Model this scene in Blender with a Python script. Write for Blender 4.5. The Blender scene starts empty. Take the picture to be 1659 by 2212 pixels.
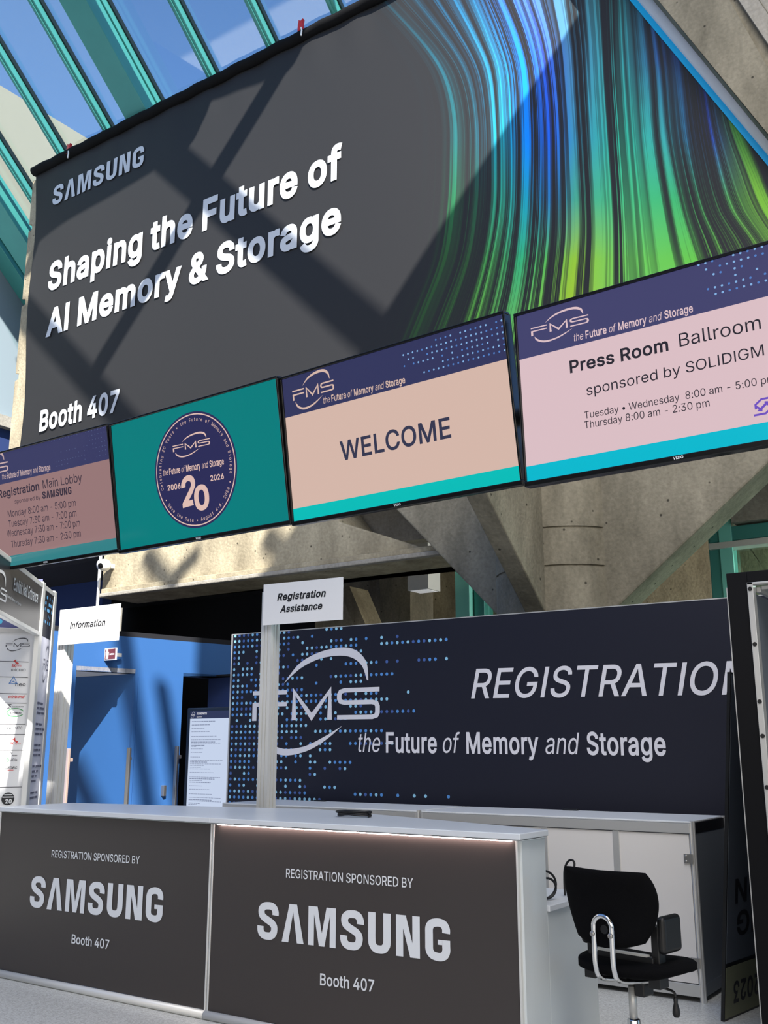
import bpy, bmesh, math, random
from mathutils import Vector, Matrix
from mathutils.geometry import delaunay_2d_cdt
SC = bpy.context.scene
COL = SC.collection
PI = math.pi
# ------------------------------------------------------------------ camera
FPX, YAW, PITCH, EYE = 2157.85, math.radians(34.551), math.radians(13.3734), 1.5
cam_d = bpy.data.cameras.new('camera')
cam = bpy.data.objects.new('camera', cam_d); COL.objects.link(cam)
cam.location = (0, 0, EYE)
cam.rotation_euler = (PI/2 + PITCH, 0, YAW)
cam_d.sensor_fit = 'VERTICAL'; cam_d.sensor_height = 36.0
cam_d.lens = FPX/2212*36.0
cam_d.clip_start = 0.05; cam_d.clip_end = 500
SC.camera = cam
# ------------------------------------------------------------------ light
SUN_DIR = Vector((-1.03, 1.0, -1.25)).normalized()
w = bpy.data.worlds.new('world'); SC.world = w; w.use_nodes = True
nt = w.node_tree; nt.nodes.clear()
out = nt.nodes.new('ShaderNodeOutputWorld'); bg = nt.nodes.new('ShaderNodeBackground')
sky = nt.nodes.new('ShaderNodeTexSky'); sky.sky_type = 'NISHITA'; sky.sun_disc = False
sky.sun_elevation = math.radians(41); sky.sun_rotation = math.atan2(1.03, -1.0)
sky.air_density = 1.0; sky.dust_density = 0.4; sky.ozone_density = 1.0
bg.inputs['Strength'].default_value = 0.2
hue = nt.nodes.new('ShaderNodeMix'); hue.data_type = 'RGBA'; hue.blend_type = 'MULTIPLY'; hue.inputs['Factor'].default_value = 1
hue.inputs['B'].default_value = (0.80, 1.02, 1.33, 1); nt.links.new(sky.outputs[0], hue.inputs['A']); nt.links.new(hue.outputs['Result'], bg.inputs[0]); nt.links.new(bg.outputs[0], out.inputs[0])
sun_d = bpy.data.lights.new('sun', 'SUN'); sun = bpy.data.objects.new('sun', sun_d); COL.objects.link(sun)
sun_d.energy = 13.5; sun_d.angle = math.radians(0.5); sun_d.color = (1.0, 0.96, 0.90)
sun.rotation_euler = SUN_DIR.to_track_quat('-Z', 'Y').to_euler(); sun.location = (6, -8, 20)
def area(name, loc, target, sx, sy, power, col):
    d = bpy.data.lights.new(name, 'AREA'); d.shape = 'RECTANGLE'; d.size = sx; d.size_y = sy; d.energy = power; d.color = col
    o = bpy.data.objects.new(name, d); COL.objects.link(o); o.location = loc
    o.rotation_euler = (Vector(target)-Vector(loc)).to_track_quat('-Z', 'Y').to_euler(); return o
area('lobby_fill_light', (3.0, -11.0, 5.0), (-3, 6, 3), 16, 8, 800, (1.0, 0.91, 0.80))  # unseen fill added behind the camera to brighten the lobby neutrally
area('side_fill_light', (12.5, -2.0, 5.0), (-4, 6, 2), 10, 7, 500, (0.96, 0.98, 1.0))  # unseen fill added at the right for the side faces
area('overhead_fill_light', (0.5, 2.0, 8.8), (-2.6, 5.8, 0.4), 4, 5, 720, (1.0, 0.96, 0.92))  # fill added above the staff area, no known lamp
area('rear_fill_light', (0.6, 12.6, 3.0), (-6, 12.4, 2.5), 1.6, 2.6, 260, (1.0, 0.97, 0.92))  # unseen fill added to lift the space behind the column
SC.view_settings.view_transform = 'Standard'; SC.view_settings.look = 'None'
SC.view_settings.exposure = 0.0; SC.view_settings.gamma = 1.0; SC.view_settings.use_curve_mapping = False
SC.cycles.use_denoising = True; SC.cycles.max_bounces = 8; SC.cycles.transparent_max_bounces = 16
SC.cycles.sample_clamp_indirect = 6.0
# ------------------------------------------------------------------ pixel -> place
_f = Vector((-math.sin(YAW)*math.cos(PITCH), math.cos(YAW)*math.cos(PITCH), math.sin(PITCH)))
_r = Vector((math.cos(YAW), math.sin(YAW), 0)); _u = _r.cross(_f)
CAM = Vector((0, 0, EYE))
def ray(x, y): return _r*((x-829.5)/FPX) - _u*((y-1106)/FPX) + _f
def atX(x, y, X): d = ray(x, y); return CAM + d*(X/d.x)
def atY(x, y, Y): d = ray(x, y); return CAM + d*(Y/d.y)
def atZ(x, y, Z): d = ray(x, y); return CAM + d*((Z-EYE)/d.z)
def proj(p):
    c = Vector(p)-CAM; z = c.dot(_f); return 829.5+FPX*c.dot(_r)/z, 1106-FPX*c.dot(_u)/z
class Pl:
    """a flat face standing in the room: origin, heading of its width, tilt of its height"""
    def __init__(s, o, yaw=0.0, tilt=0.0):
        a, t = math.radians(yaw), math.radians(tilt)
        s.o = Vector(o); s.u = Vector((math.cos(a), math.sin(a), 0)); n = Vector((-math.sin(a), math.cos(a), 0))
        s.v = Vector((0, 0, math.cos(t))) + n*math.sin(t); s.n = s.u.cross(s.v)
    def P(s, u, v, d=0.0): return s.o + s.u*u + s.v*v + s.n*d
    def hit(s, x, y): d = ray(x, y); return CAM + d*((s.o-CAM).dot(s.n)/d.dot(s.n))
    def uv(s, x, y): p = s.hit(x, y)-s.o; return p.dot(s.u), p.dot(s.v)
# ------------------------------------------------------------------ mesh builder
class MB:
    def __init__(s): s.v = []; s.f = []
    def add(s, vs, fs):
        b = len(s.v); s.v += [Vector(p) for p in vs]; s.f += [tuple(i+b for i in f) for f in fs]; return s
    def box(s, lo, hi):
        (a, b, c), (d, e, f) = lo, hi
        return s.add([(a,b,c),(d,b,c),(d,e,c),(a,e,c),(a,b,f),(d,b,f),(d,e,f),(a,e,f)],
                     [(0,3,2,1),(4,5,6,7),(0,1,5,4),(1,2,6,5),(2,3,7,6),(3,0,4,7)])
    def pbox(s, pl, u0, u1, v0, v1, d0, d1):
        P = [pl.P(u, v, d) for d in (d0, d1) for u, v in ((u0,v0),(u1,v0),(u1,v1),(u0,v1))]
        return s.add(P, [(0,3,2,1),(4,5,6,7),(0,1,5,4),(1,2,6,5),(2,3,7,6),(3,0,4,7)])
    def prism(s, poly, vec):
        n = len(poly); vec = Vector(vec); P = [Vector(p) for p in poly]; Q = [p+vec for p in P]
        return s.add(P+Q, [tuple(range(n))[::-1], tuple(range(n, 2*n))] + [(i, (i+1) % n, n+(i+1) % n, n+i) for i in range(n)])
    def loft(s, A, B):
        n = len(A)
        return s.add(list(A)+list(B), [tuple(range(n))[::-1], tuple(range(n, 2*n))] + [(i, (i+1) % n, n+(i+1) % n, n+i) for i in range(n)])
    def quad(s, a, b, c, d): return s.add([a, b, c, d], [(0,1,2,3)])
    def tube(s, pts, r, n=12, closed=False):
        pts = [Vector(p) for p in pts]; m = len(pts); R = r if isinstance(r, (list, tuple)) else [r]*m
        rings = []; up = None
        for i in range(m):
            if closed: t = (pts[(i+1) % m]-pts[i-1]).normalized()
            else: t = (pts[min(i+1, m-1)]-pts[max(i-1, 0)]).normalized()
            if up is None: up = t.orthogonal().normalized()
            up = (up - t*up.dot(t)).normalized(); sd = t.cross(up)
            rings.append([pts[i] + (up*math.cos(2*PI*k/n)+sd*math.sin(2*PI*k/n))*R[i] for k in range(n)])
        V = [p for q in rings for p in q]; F = []
        for i in range(m if closed else m-1):
            j = (i+1) % m
            F += [(i*n+k, i*n+(k+1) % n, j*n+(k+1) % n, j*n+k) for k in range(n)]
        if not closed: F += [tuple(range(n))[::-1], tuple((m-1)*n+k for k in range(n))]
        return s.add(V, F)
    def lathe(s, prof, c, axis=(0,0,1), n=20):
        ax = Vector(axis).normalized(); a = ax.orthogonal().normalized(); b = ax.cross(a); c = Vector(c); m = len(prof)
        V = [c+ax*h+(a*math.cos(2*PI*k/n)+b*math.sin(2*PI*k/n))*r for r, h in prof for k in range(n)]
        F = [(i*n+k, i*n+(k+1) % n, (i+1)*n+(k+1) % n, (i+1)*n+k) for i in range(m-1) for k in range(n)]
        F += [tuple(range(n))[::-1], tuple((m-1)*n+k for k in range(n))]
        return s.add(V, F)
    def build(s, name, mat, parent=None, smooth=False, bevel=0.0, seg=2, sub=0):
        me = bpy.data.meshes.new(name); o = bpy.data.objects.new(name, me); COL.objects.link(o)
        if parent is not None: org = Vector(parent.get('_org', (0, 0, 0)))
        else:
            xs = [p.x for p in s.v]; ys = [p.y for p in s.v]; zs = [p.z for p in s.v]
            org = Vector(((min(xs)+max(xs))/2, (min(ys)+max(ys))/2, min(zs))); o.location = org
        me.from_pydata([p-org for p in s.v], [], s.f); me.update()
        bm = bmesh.new(); bm.from_mesh(me); bmesh.ops.recalc_face_normals(bm, faces=bm.faces) if len(bm.faces) < 60000 and not getattr(s, 'keep', False) else None
        bm.to_mesh(me); bm.free()
        o['_org'] = tuple(org)
        if parent is not None: o.parent = parent
        me.materials.append(mat)
        if smooth:
            for p in me.polygons: p.use_smooth = True
        if bevel > 0:
            b = o.modifiers.new('bevel', 'BEVEL'); b.width = bevel; b.segments = seg; b.limit_method = 'ANGLE'; b.angle_limit = math.radians(40)
            if smooth is False:
                for p in me.polygons: p.use_smooth = False
        if sub:
            m_ = o.modifiers.new('sub', 'SUBSURF'); m_.levels = sub; m_.render_levels = sub
        return o
class ML:
    """lettering kept line by line, each line a part of its own"""
    def __init__(s): s.m = []
    def new(s): s.m.append(MB()); return s.m[-1]
    def pbox(s, *a): return s.m[-1].pbox(*a)
    def build(s, name, mat, parent): return [m.build(name, mat, parent) for m in s.m if m.v]
def tag(o, label=None, cat=None, group=None, kind=None):
    if label: o['label'] = label
    if cat: o['category'] = cat
    if group: o['group'] = group
    if kind: o['kind'] = kind
    return o
def thing(name, label, cat, loc, group=None, kind=None):
    o = bpy.data.objects.new(name, None); COL.objects.link(o); o.location = loc; o['_org'] = tuple(loc); o.empty_display_size = 0.1
    return tag(o, label, cat, group, kind)
def struct(mb, name, mat, label=None, cat=None, **k): return tag(mb.build(name, mat, None, **k), label, cat, None, 'structure')
# ------------------------------------------------------------------ materials
def lin(c): return tuple(((x/255)/12.92 if x/255 <= 0.04045 else (((x/255)+0.055)/1.055)**2.4) for x in c)
def mat(name, col, rough=0.5, metal=0.0, emit=None, es=1.0, spec=0.5, bump=0.0, bscale=40.0, var=0.0, vscale=3.0, coat=0.0, srgb=True):
    m = bpy.data.materials.new(name); m.use_nodes = True; n = m.node_tree; b = n.nodes['Principled BSDF']
    c = lin(col) if srgb else col
    b.inputs['Base Color'].default_value = (*c, 1); b.inputs['Roughness'].default_value = rough; b.inputs['Metallic'].default_value = metal
    b.inputs['Specular IOR Level'].default_value = spec; b.inputs['Coat Weight'].default_value = coat
    if emit is not None:
        b.inputs['Emission Color'].default_value = (*lin(emit), 1); b.inputs['Emission Strength'].default_value = es
    if var > 0 or bump > 0:
        tc = n.nodes.new('ShaderNodeTexCoord'); no = n.nodes.new('ShaderNodeTexNoise'); no.inputs['Detail'].default_value = 6
        no.inputs['Scale'].default_value = vscale; n.links.new(tc.outputs['Object'], no.inputs['Vector'])
        if var > 0:
            mx = n.nodes.new('ShaderNodeMix'); mx.data_type = 'RGBA'
            mx.inputs['A'].default_value = (*[max(0, x*(1-var)) for x in c], 1); mx.inputs['B'].default_value = (*[min(1, x*(1+var)) for x in c], 1)
            n.links.new(no.outputs['Fac'], mx.inputs['Factor']); n.links.new(mx.outputs['Result'], b.inputs['Base Color'])
        if bump > 0:
            n2 = n.nodes.new('ShaderNodeTexNoise'); n2.inputs['Scale'].default_value = bscale; n2.inputs['Detail'].default_value = 8
            n.links.new(tc.outputs['Object'], n2.inputs['Vector'])
            bp = n.nodes.new('ShaderNodeBump'); bp.inputs['Strength'].default_value = bump; bp.inputs['Distance'].default_value = 0.01
            n.links.new(n2.outputs['Fac'], bp.inputs['Height']); n.links.new(bp.outputs['Normal'], b.inputs['Normal'])
    return m
def concrete(name, base=(182, 171, 145), dark=(130, 121, 101), pit=1.0):
    m = bpy.data.materials.new(name); m.use_nodes = True; n = m.node_tree; L = n.links; b = n.nodes['Principled BSDF']
    b.inputs['Roughness'].default_value = 0.85; b.inputs['Specular IOR Level'].default_value = 0.25
    tc = n.nodes.new('ShaderNodeTexCoord')
    mp = n.nodes.new('ShaderNodeMapping'); mp.inputs['Scale'].default_value = (1.6, 1.6, 0.55); L.new(tc.outputs['Object'], mp.inputs['Vector'])
    a = n.nodes.new('ShaderNodeTexNoise'); a.inputs['Scale'].default_value = 1.5; a.inputs['Detail'].default_value = 9; a.inputs['Roughness'].default_value = 0.62
    L.new(mp.outputs[0], a.inputs['Vector'])
    r = n.nodes.new('ShaderNodeValToRGB'); r.color_ramp.elements[0].position = 0.32; r.color_ramp.elements[1].position = 0.68
    r.color_ramp.elements[0].color = (*lin(dark), 1); r.color_ramp.elements[1].color = (*lin(base), 1); L.new(a.outputs['Fac'], r.inputs[0])
    f = n.nodes.new('ShaderNodeTexNoise'); f.inputs['Scale'].default_value = 28; f.inputs['Detail'].default_value = 6; L.new(tc.outputs['Object'], f.inputs['Vector'])
    mx = n.nodes.new('ShaderNodeMix'); mx.data_type = 'RGBA'; mx.blend_type = 'OVERLAY'; mx.inputs['Factor'].default_value = 0.35
    L.new(r.outputs[0], mx.inputs['A']); L.new(f.outputs['Fac'], mx.inputs['B'])
    # small air holes
    vo = n.nodes.new('ShaderNodeTexVoronoi'); vo.inputs['Scale'].default_value = 5.5; L.new(tc.outputs['Object'], vo.inputs['Vector'])
    hr = n.nodes.new('ShaderNodeValToRGB'); hr.color_ramp.elements[0].position = 0.05; hr.color_ramp.elements[1].position = 0.09
    hr.color_ramp.elements[0].color = (1-0.75*pit,)*3+(1,); hr.color_ramp.elements[1].color = (1, 1, 1, 1); L.new(vo.outputs['Distance'], hr.inputs[0])
    mm = n.nodes.new('ShaderNodeMix'); mm.data_type = 'RGBA'; mm.blend_type = 'MULTIPLY'; mm.inputs['Factor'].default_value = 1
    L.new(mx.outputs['Result'], mm.inputs['A']); L.new(hr.outputs[0], mm.inputs['B']); L.new(mm.outputs['Result'], b.inputs['Base Color'])
    ad = n.nodes.new('ShaderNodeMath'); ad.operation = 'MULTIPLY'; L.new(hr.outputs[0], ad.inputs[0]); L.new(f.outputs['Fac'], ad.inputs[1])
    bp = n.nodes.new('ShaderNodeBump'); bp.inputs['Strength'].default_value = 0.35; bp.inputs['Distance'].default_value = 0.02
    L.new(ad.outputs[0], bp.inputs['Height']); L.new(bp.outputs['Normal'], b.inputs['Normal'])
    return m
def glass(name, tint=(0.93, 0.98, 0.97), refl=0.08):
    m = bpy.data.materials.new(name); m.use_nodes = True; n = m.node_tree; n.nodes.clear()
    o = n.nodes.new('ShaderNodeOutputMaterial'); t = n.nodes.new('ShaderNodeBsdfTransparent'); g = n.nodes.new('ShaderNodeBsdfGlossy'); x = n.nodes.new('ShaderNodeMixShader')
    t.inputs[0].default_value = (*tint, 1); g.inputs['Roughness'].default_value = 0.02; x.inputs[0].default_value = refl
    n.links.new(t.outputs[0], x.inputs[1]); n.links.new(g.outputs[0], x.inputs[2]); n.links.new(x.outputs[0], o.inputs[0]); return m
M = dict(
    conc=concrete('concrete'), conc_dark=concrete('concrete_weathered', (150, 143, 125), (106, 101, 87)),
    conc_smooth=concrete('concrete_smooth', (165, 160, 150), (140, 136, 126), 0.2),
    teal=mat('teal_paint', (72, 148, 142), 0.38, 0.15, var=0.08), tealdk=mat('dark_rubber_gasket', (10, 26, 26), 0.5),
    teallt=mat('lit_teal_paint', (128, 214, 200), 0.45), glass=glass('skylight_glass'), glass2=glass('green_glass', (0.72, 0.86, 0.82), 0.1),  # lit teal is a lighter copy of the teal, sunlight in its colour
    cream=mat('cream_plaster', (138, 132, 118), 0.9, var=0.03), drywall=mat('pale_wall_paint', (126, 140, 148), 0.8),
    banner=mat('black_banner_print', (46, 46, 47), 0.62, spec=0.3, bump=0.12, bscale=300, var=0.05), bannerhem=mat('black_banner_hem', (16, 16, 17), 0.8, spec=0.15),
    banner_white=mat('banner_white_print', (198, 202, 206), 0.6), white_print=mat('white_print', (232, 236, 240), 0.6), cyan=mat('cyan_border_print', (0, 170, 228), 0.5), hem=mat('white_hem', (226, 224, 222), 0.6),
    red=mat('red_plastic', (190, 30, 30), 0.4), bezel=mat('glossy_black_plastic', (9, 9, 10), 0.22), steel=mat('brushed_steel', (165, 163, 160), 0.32, 0.9),
    alu=mat('satin_aluminium', (196, 196, 194), 0.34, 0.45), aluwhite=mat('pale_aluminium', (214, 214, 210), 0.45, 0.25), chrome=mat('chrome', (225, 225, 225), 0.08, 1.0),
    lam=mat('white_laminate', (206, 212, 214), 0.42), lamgrey=mat('grey_white_board', (216, 213, 210), 0.5, var=0.02), lamtop=mat('white_counter_top', (214, 218, 222), 0.3),
    vinyl=mat('charcoal_vinyl', (62, 57, 55), 0.4, spec=0.4, var=0.06, vscale=1.2), light_print=mat('pale_grey_print', (222, 225, 228), 0.5),
    led=mat('led_strip', (255, 240, 236), 0.4, emit=(255, 224, 218), es=26.0),
    blue=mat('blue_wall_paint', (30, 79, 134), 0.7, var=0.03), navy=mat('navy_and_shade_paint', (22, 44, 92), 0.8), navydk=mat('black_blue_shade_paint', (7, 9, 18), 0.9),  # navy and black-blue also carry the shade of recess and soffit
    floor=None, blackfab=mat('black_chair_fabric', (10, 10, 12), 0.95, spec=0.1, bump=0.3, bscale=400), blackpl=mat('black_plastic', (12, 12, 13), 0.45),
    navyprint=mat('navy_print', (21, 23, 37), 0.55, spec=0.3), logo=mat('white_grey_print', (212, 211, 216), 0.55),
    signwhite=mat('white_sign_board', (224, 224, 224), 0.5), ink=mat('black_ink', (22, 22, 26), 0.5),
    blackcloth=mat('black_stretch_fabric', (9, 9, 12), 0.8, spec=0.2), greypanel=mat('dark_grey_panel', (92, 98, 106), 0.6),
    maroon=mat('maroon_plastic', (96, 44, 48), 0.5), led_white=mat('lamp_diffuser', (240, 240, 238), 0.4, emit=(235, 236, 240), es=0.35),
    cam_white=mat('white_plastic', (232, 232, 228), 0.35), cable=mat('black_cable_rubber', (14, 14, 16), 0.5), olive=mat('pale_yellow_print', (104, 106, 84), 0.6),
    headerdk=mat('charcoal_print', (58, 58, 62), 0.4, spec=0.5), copper=mat('blush_steel', (214, 186, 170), 0.35, 0.6),
)
def floor_mat():
    m = mat('terrazzo_floor', (196, 196, 190), 0.26, spec=0.5); n = m.node_tree; L = n.links; b = n.nodes['Principled BSDF']
    tc = n.nodes.new('ShaderNodeTexCoord'); v = n.nodes.new('ShaderNodeTexVoronoi'); v.inputs['Scale'].default_value = 130; L.new(tc.outputs['Object'], v.inputs['Vector'])
    r = n.nodes.new('ShaderNodeValToRGB'); r.color_ramp.elements[0].color = (*lin((176, 176, 170)), 1); r.color_ramp.elements[1].color = (*lin((208, 208, 203)), 1)
    sp = n.nodes.new('ShaderNodeSeparateColor'); L.new(v.outputs['Color'], sp.inputs[0]); L.new(sp.outputs[0], r.inputs[0]); L.new(r.outputs[0], b.inputs['Base Color']); return m
M['floor'] = floor_mat()
def screen(name, col, es=1.0):
    return mat('screen_'+name, (8, 8, 9), 0.16, emit=col, es=es, spec=0.35)
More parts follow.
